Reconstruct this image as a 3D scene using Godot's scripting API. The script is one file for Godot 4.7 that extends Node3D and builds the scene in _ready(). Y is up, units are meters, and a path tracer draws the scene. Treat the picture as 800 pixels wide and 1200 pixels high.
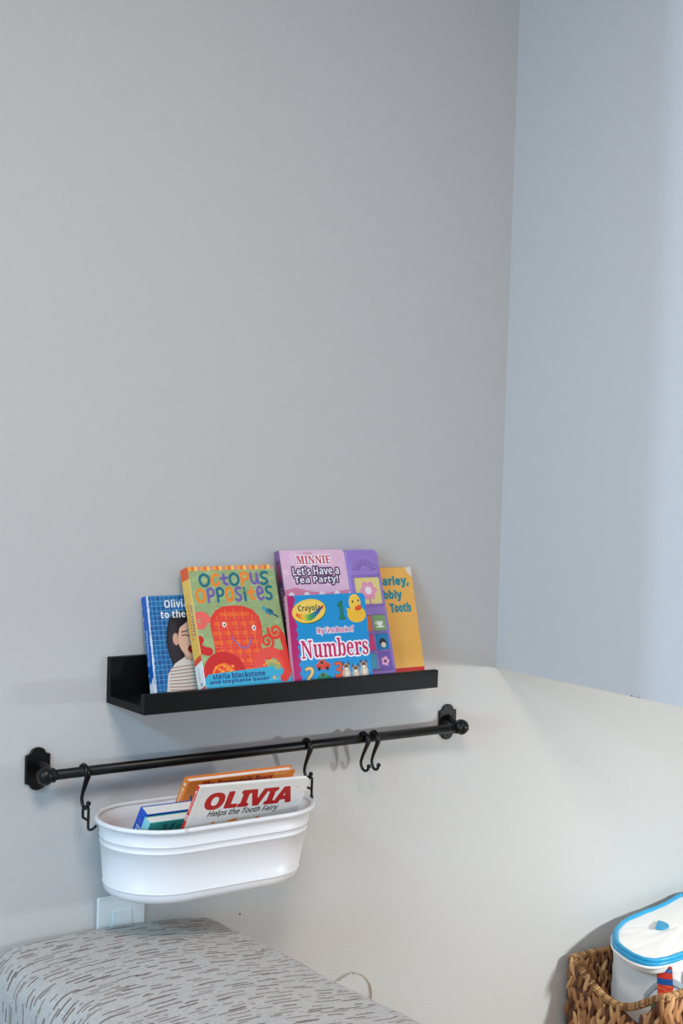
extends Node3D
# Corner of a child's room: picture ledge with board books, black rail with hooks and a white
# pail of books, a dropped soffit with an unseen lamp below it, a woven basket and a sofa arm.

var M := {}
var names := {}
var rng := RandomNumberGenerator.new()
const FLOOR_Y := 0.1
const CEIL_Y := 2.5

func _ready():
	rng.seed = 7
	setup_camera()
	setup_light()
	make_materials()
	build_room()
	build_lamps()
	build_shelf()
	build_rail()
	build_sofa()
	build_pail()
	build_shelf_books()
	build_pail_books()
	build_basket()
	build_bag()
	build_outlet()
	build_ring()

# ------------------------------------------------------------------ camera, light
func setup_camera():
	var yaw := 0.6309
	var pit := -0.0462
	var rol := 0.0307
	var f := Vector3(sin(yaw) * cos(pit), sin(pit), -cos(yaw) * cos(pit))
	var r0 := f.cross(Vector3.UP).normalized()
	var u0 := r0.cross(f)
	var r := r0 * cos(rol) + u0 * sin(rol)
	var u := u0 * cos(rol) - r0 * sin(rol)
	var cam := Camera3D.new()
	cam.name = "camera"
	cam.transform = Transform3D(Basis(r, u, -f), Vector3(-1.0005, 1.3981, 1.9556))
	cam.fov = rad_to_deg(2.0 * atan(600.0 / 1699.33))
	cam.near = 0.05
	add_child(cam)
	cam.current = true

func setup_light():
	var env := Environment.new()
	env.background_mode = Environment.BG_COLOR
	env.background_color = Color(0.62, 0.75, 0.95)
	env.tonemap_mode = Environment.TONE_MAPPER_LINEAR
	env.tonemap_exposure = 1.0
	env.sdfgi_enabled = true
	env.ssao_enabled = true
	env.ssil_enabled = true
	var we := WorldEnvironment.new()
	we.name = "world_environment"
	we.environment = env
	add_child(we)

const UNSEEN_LAMP_AT := Vector3(-0.55, 2.5, 1.6)       # unseen ceiling panel, lights the back wall from above
const UNSEEN_LAMP_TINT := Color(1.000, 0.910, 0.858)
const UNSEEN_LAMP_ENERGY := 3.000
const UNSEEN_SKYLIGHT_AT := Vector3(-2.5, 2.5, 1.45)   # unseen roof window, lights the wall from the upper left
const UNSEEN_SKYLIGHT_TINT := Color(0.600, 0.875, 1.000)
const UNSEEN_SKYLIGHT_ENERGY := 6.900
const UNSEEN_NICHE_LAMP := Vector3(1.26, 0.945, 1.13) # unseen lamp below the soffit, lights the wall under it
const NICHE_DIR := Vector3(0.12, -0.84, -0.52)
const NICHE_TINT := Color(0.970, 1.000, 1.000)
const NICHE_ENERGY := 1.500
const SKY_TINT := Color(0.725, 0.851, 1.000)
const GAP_ENERGY := 10.500  # unseen slit of daylight, brightens the outer soffit face
const WIDE_ENERGY := 12.400  # unseen window light, cools the left sides of pail and sofa

# ------------------------------------------------------------------ helpers
func mat(c, rough := 0.6, metal := 0.0):
	var m := StandardMaterial3D.new()
	m.albedo_color = c
	m.roughness = rough
	m.metallic = metal
	m.cull_mode = BaseMaterial3D.CULL_DISABLED
	return m

func tex_mat(img, rough := 0.42):
	var m = mat(Color(1, 1, 1), rough)
	img.generate_mipmaps()
	m.albedo_texture = ImageTexture.create_from_image(img)
	return m

func numbered(n):
	if not names.has(n):
		names[n] = 0
		return n
	names[n] += 1
	return "%s_%03d" % [n, names[n]]

func thing(called, label, category, at := Vector3.ZERO, group := ""):
	var o := Node3D.new()
	o.name = numbered(called)
	add_child(o)
	o.position = at
	o.set_meta("label", label)
	o.set_meta("category", category)
	if group != "":
		o.set_meta("group", group)
	return o

func part(called, mesh, material, parent, at := Vector3.ZERO, label := ""):
	var o := MeshInstance3D.new()
	o.name = called
	o.mesh = mesh
	o.material_override = material
	o.position = at
	parent.add_child(o, true)
	if label != "":
		o.set_meta("label", label)
	return o

func struct(called, mesh, material):
	var o = part(called, mesh, material, self)
	o.set_meta("kind", "structure")
	return o

func tri(st, a, b, c, hint, ua := Vector2.ZERO, ub := Vector2.ZERO, uc := Vector2.ZERO):
	if (c - a).cross(b - a).dot(hint) < 0.0:
		var t = b; b = c; c = t
		var s = ub; ub = uc; uc = s
	st.set_uv(ua); st.add_vertex(a)
	st.set_uv(ub); st.add_vertex(b)
	st.set_uv(uc); st.add_vertex(c)

func quad(st, a, b, c, d, hint, ua := Vector2.ZERO, ub := Vector2.ZERO, uc := Vector2.ZERO, ud := Vector2.ZERO):
	tri(st, a, b, c, hint, ua, ub, uc)
	tri(st, a, c, d, hint, ua, uc, ud)

func begin(smooth := false):
	var st := SurfaceTool.new()
	st.begin(Mesh.PRIMITIVE_TRIANGLES)
	st.set_smooth_group(0 if smooth else -1)
	return st

func finish(st):
	st.generate_normals()
	return st.commit()

func box_mesh(x0, x1, y0, y1, z0, z1, b := 0.0):
	var p := PackedVector2Array([Vector2(x0, y0), Vector2(x1, y0), Vector2(x1, y1), Vector2(x0, y1)])
	return extrude(p, z0, z1, b)

func inset(p, d):
	var q := PackedVector2Array()
	var n = p.size()
	for i in n:
		var e0 = (p[i] - p[(i + n - 1) % n]).normalized()
		var e1 = (p[(i + 1) % n] - p[i]).normalized()
		var n0 = Vector2(-e0.y, e0.x)
		var n1 = Vector2(-e1.y, e1.x)
		var m = (n0 + n1)
		var l = maxf(0.5, m.dot(n0))
		q.append(p[i] + m / l * d)
	return q

func ring3(p, z):
	var r := PackedVector3Array()
	for v in p:
		r.append(Vector3(v.x, v.y, z))
	return r

# counter-clockwise outline in xy pushed from z0 to z1, edges bevelled by b, planar uv on the faces
func extrude(p, z0, z1, b := 0.0):
	var st = begin()
	var lo = p[0]
	var hi = p[0]
	for v in p:
		lo = Vector2(minf(lo.x, v.x), minf(lo.y, v.y))
		hi = Vector2(maxf(hi.x, v.x), maxf(hi.y, v.y))
	var sz = hi - lo
	var q = inset(p, b) if b > 0.0 else p
	var rings = [ring3(q, z0), ring3(p, z0 + b), ring3(p, z1 - b), ring3(q, z1)] if b > 0.0 else [ring3(p, z0), ring3(p, z1)]
	var n = p.size()
	for k in rings.size() - 1:
		for i in n:
			var j = (i + 1) % n
			var e = p[j] - p[i]
			var hint = Vector3(e.y, -e.x, 0)
			var A = rings[k][i]; var B = rings[k][j]; var C = rings[k + 1][j]; var D = rings[k + 1][i]
			quad(st, A, B, C, D, hint, puv(A, lo, sz), puv(B, lo, sz), puv(C, lo, sz), puv(D, lo, sz))
	var idx = Geometry2D.triangulate_polygon(q)
	for t in range(0, idx.size(), 3):
		for s in 2:
			var z = z1 if s == 0 else z0
			var a = Vector3(q[idx[t]].x, q[idx[t]].y, z)
			var bb = Vector3(q[idx[t + 1]].x, q[idx[t + 1]].y, z)
			var c = Vector3(q[idx[t + 2]].x, q[idx[t + 2]].y, z)
			tri(st, a, bb, c, Vector3(0, 0, 1 if s == 0 else -1), puv(a, lo, sz), puv(bb, lo, sz), puv(c, lo, sz))
	return finish(st)

func puv(v, lo, sz):
	return Vector2((v.x - lo.x) / sz.x, 1.0 - (v.y - lo.y) / sz.y)

func rounded(w, h, rad, n := 5):    # rad: bottom-right, top-right, top-left, bottom-left
	var p := PackedVector2Array()
	var cs = [[Vector2(w, 0), -90], [Vector2(w, h), 0], [Vector2(0, h), 90], [Vector2(0, 0), 180]]
	for k in 4:
		var r = rad[k]
		var c = cs[k][0]
		if r <= 0.0:
			p.append(c)
			continue
		var o = c + Vector2(-r if c.x > 0 else r, -r if c.y > 0 else r)
		for i in n + 1:
			var a = deg_to_rad(cs[k][1] + 90.0 * i / n)
			p.append(o + Vector2(cos(a), sin(a)) * r)
	return p

# tube along points; rx is the half width sideways (along side), rn the other half width
func tube(pts, rad, side := Vector3.ZERO, flat := [], seg := 10):
	var st = begin(true)
	var rings = []
	var nrm = Vector3.UP
	for i in pts.size():
		var t = (pts[mini(i + 1, pts.size() - 1)] - pts[maxi(i - 1, 0)]).normalized()
		var a
		if side != Vector3.ZERO:
			a = (side - t * side.dot(t)).normalized()
		else:
			if i == 0:
				nrm = Vector3.UP if absf(t.y) < 0.9 else Vector3.RIGHT
			a = (nrm - t * nrm.dot(t)).normalized()
			nrm = a
		var b = t.cross(a)
		var r = rad[mini(i, rad.size() - 1)]
		var ra = flat[mini(i, flat.size() - 1)] if flat.size() > 0 else r
		var ring = []
		for k in seg:
			var w = TAU * k / seg
			ring.append(pts[i] + a * cos(w) * ra + b * sin(w) * r)
		rings.append(ring)
	for i in pts.size() - 1:
		for k in seg:
			var k2 = (k + 1) % seg
			var h = rings[i][k] - pts[i] + rings[i][k2] - pts[i]
			quad(st, rings[i][k], rings[i][k2], rings[i + 1][k2], rings[i + 1][k], h)
	for e in 2:
		var i = 0 if e == 0 else pts.size() - 1
		var t = pts[0] - pts[1] if e == 0 else pts[i] - pts[i - 1]
		for k in seg:
			tri(st, pts[i], rings[i][k], rings[i][(k + 1) % seg], t)
	return finish(st)

func smooth_path(pts, n := 5):
	var c := Curve3D.new()
	for i in pts.size():
		var a = pts[maxi(i - 1, 0)]
		var b = pts[mini(i + 1, pts.size() - 1)]
		var t = (b - a) / 6.0
		c.add_point(pts[i], -t, t)
	var out := []
	for i in pts.size() - 1:
		for k in n:
			out.append(c.sample(i, float(k) / n))
	out.append(pts[pts.size() - 1])
	return out

# profile of (radius, height) turned about an axis
func lathe(prof, base, axis, seg := 24):
	var st = begin(true)
	var up = axis.normalized()
	var a = up.cross(Vector3(0.3, 0.2, 0.93)).normalized()
	var b = up.cross(a)
	for i in prof.size() - 1:
		for k in seg:
			var w0 = TAU * k / seg
			var w1 = TAU * (k + 1) / seg
			var d0 = a * cos(w0) + b * sin(w0)
			var d1 = a * cos(w1) + b * sin(w1)
			var p0 = base + up * prof[i].y
			var p1 = base + up * prof[i + 1].y
			var e = prof[i + 1] - prof[i]
			var h = (d0 + d1) * e.y - up * e.x * 2.0
			if prof[i].x > 0.0:
				tri(st, p0 + d0 * prof[i].x, p0 + d1 * prof[i].x, p1 + d1 * prof[i + 1].x, h)
			if prof[i + 1].x > 0.0:
				tri(st, p0 + d0 * prof[i].x, p1 + d1 * prof[i + 1].x, p1 + d0 * prof[i + 1].x, h)
	return finish(st)

func ball(r):
	var s := SphereMesh.new()
	s.radius = r
	s.height = r * 2.0
	s.radial_segments = 20
	s.rings = 10
	return s

# ------------------------------------------------------------------ drawing flat print
func canvas(w, h, c):
	var img := Image.create(w, h, false, Image.FORMAT_RGB8)
	img.fill(c)
	return img

func poly(img, pts, col):
	var y0 = 1e9
	var y1 = -1e9
	for p in pts:
		y0 = minf(y0, p.y)
		y1 = maxf(y1, p.y)
	var H = img.get_height()
	var W = img.get_width()
	var n = pts.size()
	for y in range(maxi(0, int(floor(y0))), mini(H - 1, int(ceil(y1))) + 1):
		var yc = y + 0.5
		var xs := []
		for i in n:
			var a = pts[i]
			var b = pts[(i + 1) % n]
			if (a.y <= yc) != (b.y <= yc):
				xs.append(a.x + (yc - a.y) * (b.x - a.x) / (b.y - a.y))
		xs.sort()
		for k in range(0, xs.size() - 1, 2):
			var xa = clampi(int(round(xs[k])), 0, W)
			var xb = clampi(int(round(xs[k + 1])), 0, W)
			if xb > xa:
				img.fill_rect(Rect2i(xa, y, xb - xa, 1), col)

func oval(img, c, rx, ry, col, turn := 0.0, n := 28):
	var p := []
	for i in n:
		var w = TAU * i / n
		p.append(c + Vector2(cos(w) * rx, sin(w) * ry).rotated(turn))
	poly(img, p, col)

func stroke(img, pts, w, col):
	for i in pts.size():
		oval(img, pts[i], w * 0.5, w * 0.5, col, 0.0, 12)
		if i > 0:
			var d = (pts[i] - pts[i - 1])
			if d.length() > 0.01:
				var s = Vector2(-d.y, d.x).normalized() * w * 0.5
				poly(img, [pts[i - 1] + s, pts[i] + s, pts[i] - s, pts[i - 1] - s], col)

func arc(c, rx, ry, a0, a1, n := 14):
	var p := []
	for i in n + 1:
		var w = deg_to_rad(lerpf(a0, a1, float(i) / n))
		p.append(c + Vector2(cos(w) * rx, sin(w) * ry))
	return p

func spiral(c, r0, r1, a0, a1, n := 30):
	var p := []
	for i in n + 1:
		var f = float(i) / n
		var w = deg_to_rad(lerpf(a0, a1, f))
		p.append(c + Vector2(cos(w), sin(w)) * lerpf(r0, r1, f))
	return p

# lettering set inside a rectangle (fractions of the print); turned: reads top to bottom
func write(img, s, font, bold, rect, col, rim := 0.0, rim_col := Color.WHITE, slant := 0.0, turned := false):
	var f := SystemFont.new()
	f.font_names = PackedStringArray([font])
	f.font_weight = 700 if bold else 400
	var tm := TextMesh.new()
	tm.text = s
	tm.font = f
	tm.font_size = 48
	tm.pixel_size = 1.0
	tm.depth = 0.0
	tm.curve_step = 2.0
	var arr = tm.get_mesh_arrays()
	if arr.size() == 0 or arr[Mesh.ARRAY_VERTEX] == null:
		return
	var vs = arr[Mesh.ARRAY_VERTEX]
	var ix = arr[Mesh.ARRAY_INDEX]
	var lo := Vector2(1e9, 1e9)
	var hi := Vector2(-1e9, -1e9)
	for v in vs:
		lo = Vector2(minf(lo.x, v.x), minf(lo.y, v.y))
		hi = Vector2(maxf(hi.x, v.x), maxf(hi.y, v.y))
	var sz = Vector2(img.get_width(), img.get_height())
	var o = rect.position * sz
	var e = rect.size * sz
	var pts := []
	for v in vs:
		var q = Vector2((v.x - lo.x) / (hi.x - lo.x), 1.0 - (v.y - lo.y) / (hi.y - lo.y))
		q.x += slant * (0.5 - q.y)
		pts.append(o + (Vector2(1.0 - q.y, q.x) if turned else q) * e)
	var m = ix.size() if ix != null and ix.size() > 0 else pts.size()
	var offs := []
	if rim > 0.0:
		for k in 12:
			offs.append([Vector2(cos(TAU * k / 12), sin(TAU * k / 12)) * rim, rim_col])
	offs.append([Vector2.ZERO, col])
	for of in offs:
		for t in range(0, m, 3):
			var a = pts[ix[t]] if ix != null and ix.size() > 0 else pts[t]
			var b = pts[ix[t + 1]] if ix != null and ix.size() > 0 else pts[t + 1]
			var c = pts[ix[t + 2]] if ix != null and ix.size() > 0 else pts[t + 2]
			if absf((b - a).cross(c - a)) > 0.01:
				poly(img, [a + of[0], b + of[0], c + of[0]], of[1])

func R(x, y, w, h):
	return Rect2(x, y, w, h)

# ------------------------------------------------------------------ materials
func make_materials():
	var w = mat(Color(0.775, 0.775, 0.768), 0.72)
	w.uv1_triplanar = true
	w.uv1_world_triplanar = true
	w.uv1_scale = Vector3(3.3, 3.3, 3.3)
	var fn := FastNoiseLite.new()
	fn.seed = 11
	fn.noise_type = FastNoiseLite.TYPE_SIMPLEX_SMOOTH
	fn.frequency = 0.045
	fn.fractal_octaves = 2
	var nt := NoiseTexture2D.new()
	nt.width = 1024
	nt.height = 1024
	nt.seamless = true
	nt.as_normal_map = true
	nt.bump_strength = 3.0
	nt.noise = fn
	w.normal_enabled = true
	w.normal_texture = nt
	w.normal_scale = 0.42
	M.wall = w
	M.ceiling = mat(Color(0.93, 0.93, 0.92), 0.85)
	M.floor = mat(Color(0.66, 0.52, 0.39), 0.6)
	M.trim = mat(Color(0.92, 0.92, 0.91), 0.5)
	M.unseen_curtain = mat(Color(0.86, 0.87, 0.90), 0.8)
	M.black = mat(Color(0.016, 0.022, 0.025), 0.5)
	M.black.metallic_specular = 0.32
	M.iron = mat(Color(0.018, 0.019, 0.020), 0.36)
	M.iron.metallic_specular = 0.42
	M.enamel = mat(Color(0.90, 0.90, 0.905), 0.34)
	M.plastic = mat(Color(0.93, 0.93, 0.925), 0.35)
	M.paper = mat(Color(0.92, 0.915, 0.90), 0.75)
	M.chrome = mat(Color(0.88, 0.87, 0.85), 0.15, 1.0)
	M.hole = mat(Color(0.10, 0.09, 0.08), 0.8)
	M.glass = mat(Color(0.95, 0.97, 0.98, 0.1), 0.02)
	M.glass.transparency = BaseMaterial3D.TRANSPARENCY_ALPHA

func glow_mat(tint, e):
	var m = mat(Color(0.9, 0.9, 0.9), 0.6)
	m.emission_enabled = true
	m.emission = tint
	m.emission_energy_multiplier = e
	return m

# ------------------------------------------------------------------ the setting
func build_room():
	var x0 := -6.0
	var x1 := 2.2
	var z1 := 4.4
	var back = struct("wall_back", box_mesh(x0 - 0.12, x1 + 0.12, FLOOR_Y - 0.1, CEIL_Y + 0.1, -0.12, 0.0), M.wall)
	var nail = part("nail_hole", lathe([Vector2(0, 0), Vector2(0.0017, 0.0), Vector2(0.0012, 0.0006), Vector2(0, 0.0007)], Vector3(0.2492, 0.6345, -0.0002), Vector3(0, 0, 1), 10), M.hole, back)
	nail.set_meta("label", "tiny dark nail hole")
	struct("wall_front", box_mesh(x0 - 0.12, x1 + 0.12, FLOOR_Y - 0.1, CEIL_Y + 0.1, z1, z1 + 0.12), M.wall)
	struct("wall_right", box_mesh(x1, x1 + 0.12, FLOOR_Y - 0.1, CEIL_Y + 0.1, 0.0, z1), M.wall)
	struct("floor", box_mesh(x0, x1, FLOOR_Y - 0.1, FLOOR_Y, 0.0, z1), M.floor)
	struct("ceiling", box_mesh(x0, x1, CEIL_Y, CEIL_Y + 0.1, 0.0, z1), M.ceiling)
	# unseen far left wall; window and curtains placed to bring daylight from the left
	var gz := 0.975
	var gw := 0.10
	var wy0 := 0.75
	var wy1 := 2.25
	var wz0 := 0.80
	var wz1 := 3.7
	var left := CSGCombiner3D.new()
	left.name = "wall_left"
	left.set_meta("kind", "structure")
	add_child(left)
	var wb := CSGBox3D.new()
	wb.size = Vector3(0.12, CEIL_Y - FLOOR_Y, z1)
	wb.position = Vector3(x0 - 0.06, (CEIL_Y + FLOOR_Y) * 0.5, z1 * 0.5)
	wb.material = M.wall
	left.add_child(wb)
	var wh := CSGBox3D.new()
	wh.operation = CSGShape3D.OPERATION_SUBTRACTION
	wh.size = Vector3(0.3, wy1 - wy0, wz1 - wz0)
	wh.position = Vector3(x0 - 0.06, (wy0 + wy1) * 0.5, (wz0 + wz1) * 0.5)
	wh.material = M.wall
	left.add_child(wh)
	var win := Node3D.new()
	win.name = "unseen_window_1"
	win.set_meta("kind", "structure")
	add_child(win)
	var cy := (wy0 + wy1) * 0.5
	# clear glass and cloth, out of view; area lights in the opening give daylight
	part("unseen_window_pane", box_mesh(x0 - 0.05, x0 - 0.04, wy0, wy1, gz - gw * 0.5, gz + gw * 0.5), M.glass, win)
	part("unseen_window_pane", box_mesh(x0 - 0.05, x0 - 0.04, wy0, wy1, 1.9, wz1), M.glass, win)
	part("unseen_curtain", box_mesh(x0 - 0.05, x0 - 0.03, wy0, wy1, wz0, gz - gw * 0.5), M.unseen_curtain, win)  # unseen cloth, leaves a slit that shapes the band on the soffit
	part("unseen_curtain", box_mesh(x0 - 0.05, x0 - 0.03, wy0, wy1, gz + gw * 0.5, 1.9), M.unseen_curtain, win)
	area("unseen_daylight_gap", Vector3(x0 - 0.02, cy, gz), Vector3(1, 0, 0), Vector2(gw, wy1 - wy0), SKY_TINT, GAP_ENERGY)  # area light standing in for daylight through the slit
	area("unseen_daylight_wide", Vector3(x0 - 0.02, cy, (1.9 + wz1) * 0.5), Vector3(1, 0, 0), Vector2(wz1 - 1.9, wy1 - wy0), SKY_TINT, WIDE_ENERGY)  # area light standing in for daylight through the wide pane
	# unseen wing wall off the back wall, keeps slit daylight off the inner soffit
	struct("unseen_wall_wing", box_mesh(-1.62, -1.5, FLOOR_Y, CEIL_Y, 0.0, 0.568), M.wall)
	# dropped soffit: painted like the wall, open room below it
	var so = struct("wall_soffit", box_mesh(0.788, x1, 1.0, CEIL_Y, 0.0, 1.7, 0.0), M.wall)
	var st = begin()
	for c in [[0.328, 0.006], [0.338, 0.004], [0.345, 0.005], [0.302, 0.003]]:
		var z = c[0]
		var h = c[1] * 0.35
		quad(st, Vector3(0.7878, 1.0002, z), Vector3(0.7878, 1.0002, z + c[1]), Vector3(0.7872, 1.0 + h, z + c[1] * 0.7), Vector3(0.7872, 1.0 + h * 0.7, z + c[1] * 0.2), Vector3(-1, 0, 0))
	part("paint_chip", finish(st), M.hole, so)


func area(called, at, dir, size, tint, e):
	var l := AreaLight3D.new()
	l.name = called
	l.area_size = size
	l.light_color = tint
	l.light_energy = e
	l.shadow_enabled = true
	l.area_range = 12.0
	l.area_attenuation = 2.0
	add_child(l)
	l.look_at_from_position(at, at + dir, Vector3.UP if absf(dir.y) < 0.9 else Vector3.BACK)

func build_lamps():
	var t = thing("unseen_ceiling_panel", "square white light panel on the ceiling, out of view, lighting the wall", "ceiling light", UNSEEN_LAMP_AT)
	part("diffuser", box_mesh(-0.3, 0.3, -0.02, 0.0, -0.3, 0.3, 0.003), glow_mat(UNSEEN_LAMP_TINT, 1.5), t)
	for q in [[-0.32, -0.3, -0.32, 0.32], [0.3, 0.32, -0.32, 0.32], [-0.3, 0.3, -0.32, -0.3], [-0.3, 0.3, 0.3, 0.32]]:
		part("frame_bar", box_mesh(q[0], q[1], -0.025, 0.0, q[2], q[3]), M.trim, t)
	area("unseen_panel_light", UNSEEN_LAMP_AT - Vector3(0, 0.03, 0), Vector3(0, -1, 0), Vector2(0.6, 0.6), UNSEEN_LAMP_TINT, UNSEEN_LAMP_ENERGY)
	var sk := Node3D.new()  # unseen roof window, placed to light the wall from the upper left
	sk.name = "unseen_window_2"
	sk.set_meta("kind", "structure")
	add_child(sk)
	sk.position = UNSEEN_SKYLIGHT_AT
	part("unseen_roof_pane", box_mesh(-0.25, 0.25, -0.006, 0.0, -0.25, 0.25), glow_mat(UNSEEN_SKYLIGHT_TINT, 1.5), sk)  # glowing pane set on the closed ceiling, out of view
	for q in [[-0.28, -0.25, -0.28, 0.28], [0.25, 0.28, -0.28, 0.28], [-0.25, 0.25, -0.28, -0.25], [-0.25, 0.25, 0.25, 0.28]]:
		part("unseen_roof_frame", box_mesh(q[0], q[1], -0.01, 0.0, q[2], q[3]), M.trim, sk)
	area("unseen_roof_light", UNSEEN_SKYLIGHT_AT - Vector3(0, 0.012, 0), Vector3(0, -1, 0), Vector2(0.5, 0.5), UNSEEN_SKYLIGHT_TINT, UNSEEN_SKYLIGHT_ENERGY)
	# unseen lamp under the soffit: a small head tilted down to light the wall
	var d = NICHE_DIR.normalized()
	var n = thing("unseen_spot_lamp", "small white lamp below the soffit, out of view, lighting the wall", "lamp", Vector3(UNSEEN_NICHE_LAMP.x, 1.0, UNSEEN_NICHE_LAMP.z))
	var hp = UNSEEN_NICHE_LAMP - n.position
	part("canopy", lathe([Vector2(0, 0), Vector2(0.03, 0), Vector2(0.03, -0.006), Vector2(0.012, -0.010), Vector2(0, -0.010)], Vector3.ZERO, Vector3.UP, 24), M.trim, n)
	part("stem", tube([Vector3(0, -0.008, 0), hp - d * 0.022], [0.005]), M.trim, n)
	part("head", lathe([Vector2(0.056, 0.003), Vector2(0.059, 0.003), Vector2(0.059, -0.010), Vector2(0.03, -0.024), Vector2(0, -0.028)], hp, d, 28), M.trim, n)
	part("diffuser", lathe([Vector2(0, 0.0), Vector2(0.056, 0.0)], hp, d, 28), glow_mat(NICHE_TINT, 4.0), n)
	area("unseen_spot_glow", UNSEEN_NICHE_LAMP + d * 0.006, d, Vector2(0.10, 0.10), NICHE_TINT, NICHE_ENERGY)

# ------------------------------------------------------------------ ledge and rail
func build_shelf():
	var t = thing("picture_ledge", "black picture ledge with raised front lip on grey wall, full of children's books", "shelf", Vector3(0, 1.0, 0))
	part("back_panel", box_mesh(0, 0.55, 0.0, 0.0693, 0.0, 0.012, 0.0007), M.black, t)
	part("bottom_board", box_mesh(0, 0.55, 0.0, 0.0115, 0.012, 0.108, 0.0007), M.black, t)
	part("front_lip", box_mesh(0, 0.55, 0.0, 0.0292, 0.108, 0.12, 0.0007), M.black, t)

func plate_outline(hw, hh):
	var p := PackedVector2Array()
	var q := []
	# one quarter, from the middle of the right side to the top
	q.append(Vector2(hw, 0))
	q.append(Vector2(hw, hh * 0.60))
	q.append(Vector2(hw * 0.97, hh * 0.66))
	q.append(Vector2(hw * 0.80, hh * 0.685))
	q.append(Vector2(hw * 0.68, hh * 0.72))
	for i in 6:
		var a = deg_to_rad(8 + 82.0 * i / 5)
		q.append(Vector2(cos(a) * hw * 0.62, hh * 0.72 + sin(a) * hh * 0.28))
	for i in q.size():
		p.append(q[i])
	for i in range(q.size() - 2, -1, -1):
		p.append(Vector2(-q[i].x, q[i].y))
	for i in range(1, q.size()):
		p.append(Vector2(-q[i].x, -q[i].y))
	for i in range(q.size() - 2, 0, -1):
		p.append(Vector2(q[i].x, -q[i].y))
	return p

const RAIL_Y := 0.9078
const RAIL_Z := 0.0375

func build_rail():
	var xl := -0.1128
	var xr := 0.6757
	var t = thing("wall_rail", "black iron kitchen rail with knob ends mounted below the ledge", "rail", Vector3(xl, RAIL_Y, 0))
	var L := xr - xl
	part("rod", tube([Vector3(0, 0, RAIL_Z), Vector3(L, 0, RAIL_Z)], [0.0076], Vector3.ZERO, [], 20), M.iron, t)
	var prof = [Vector2(0, -0.013), Vector2(0.006, -0.0125), Vector2(0.0105, -0.0095), Vector2(0.0132, -0.004), Vector2(0.0138, 0.001), Vector2(0.012, 0.005), Vector2(0.0098, 0.0075), Vector2(0.0108, 0.0095), Vector2(0.0108, 0.0125), Vector2(0.0078, 0.0145)]
	var po = extrude(plate_outline(0.0195, 0.0317), 0.0, 0.0055, 0.0012)
	for s in 2:
		var x = 0.0 if s == 0 else L
		var d = 1.0 if s == 0 else -1.0
		part("end_knob", lathe(prof, Vector3(x, 0, RAIL_Z), Vector3(d, 0, 0), 24), M.iron, t)
		part("wall_plate", po, M.iron, t, Vector3(x + 0.0026 * d, 0.0037, 0))
		part("bracket_arm", tube(smooth_path([Vector3(x + 0.004 * d, 0.012, 0.004), Vector3(x + 0.005 * d, 0.011, 0.016), Vector3(x + 0.007 * d, 0.007, 0.026), Vector3(x + 0.009 * d, 0.0, RAIL_Z)]), [0.007, 0.006, 0.0055, 0.0055, 0.006]), M.iron, t)
	# hooks: the S leaves the front of the rod, runs back and ends in a forward J with a ball
	var sp = [Vector3(0, -0.006, -0.0075), Vector3(0, 0.003, -0.0102), Vector3(0, 0.0098, -0.003), Vector3(0, 0.0098, 0.004), Vector3(0, 0.003, 0.0104), Vector3(0, -0.006, 0.0108), Vector3(0, -0.016, 0.0062), Vector3(0, -0.028, 0.0005), Vector3(0, -0.040, -0.0035), Vector3(0, -0.049, -0.001), Vector3(0, -0.0535, 0.005), Vector3(0, -0.0515, 0.0115), Vector3(0, -0.0455, 0.0145)]
	var path = smooth_path(sp, 4)
	var rd := []
	var fl := []
	for i in path.size():
		var f = float(i) / path.size()
		rd.append(0.0023)
		fl.append(0.0030 if f < 0.25 else (lerpf(0.0030, 0.0058, (f - 0.25) / 0.15) if f < 0.40 else (lerpf(0.0058, 0.0026, (f - 0.40) / 0.22) if f < 0.62 else 0.0026)))
	var hm = tube(path, rd, Vector3.RIGHT, fl, 10)
	var bm = ball(0.0038)
	var hooks = [[-0.053, 6.0, "black iron S-hook carrying the left wire link of the white pail"], [0.3445, 0.0, "black iron S-hook beside the white tooth fairy book"], [0.4602, 10.0, "empty black S-hook, one of two side by side, farther from the rail's end"], [0.4827, 2.0, "empty black S-hook, one of two side by side, closer to the rail's end"]]
	for h in hooks:
		var k = thing("rail_hook", h[2], "hook", Vector3(h[0], RAIL_Y, RAIL_Z), "black hooks hanging on the rail")
		k.rotation_degrees.y = h[1]
		part("wire", hm, M.iron, k)
		part("ball_tip", bm, M.iron, k, Vector3(0, -0.0445, 0.0147))

# ------------------------------------------------------------------ sofa
func weave_image():
	var n := 1024
	var img = canvas(n, n, Color(0.66, 0.64, 0.62))
	var r := RandomNumberGenerator.new()
	r.seed = 21
	for y in range(0, n, 4):
		for x in range(0, n, 8):
			var g = r.randf_range(-0.035, 0.035)
			img.fill_rect(Rect2i(x, y, 8, 4), Color(0.695 + g, 0.678 + g, 0.662 + g * 0.9))
	var rows := 54
	for k in rows:
		var y = (k + 0.5) * n / rows
		var x = r.randf_range(0, 60)
		while x < n:
			var l = r.randf_range(22, 80)
			var c = Color(0.34, 0.27, 0.23).lerp(Color(0.54, 0.48, 0.44), r.randf())
			var w = r.randf_range(4.0, 6.5)
			var yy = y + r.randf_range(-9, 9)
			for d in [-n, 0]:
				stroke(img, [Vector2(x + d, yy), Vector2(x + d + l * 0.5, yy + r.randf_range(-1.5, 1.5)), Vector2(x + d + l, yy)], w, c)
			if r.randf() < 0.35:
				stroke(img, [Vector2(x + l + 12, yy + 9), Vector2(x + l + 22, yy + 9)], 3.5, Color(0.44, 0.39, 0.35))
			x += l + r.randf_range(20, 85)
	return img

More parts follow.
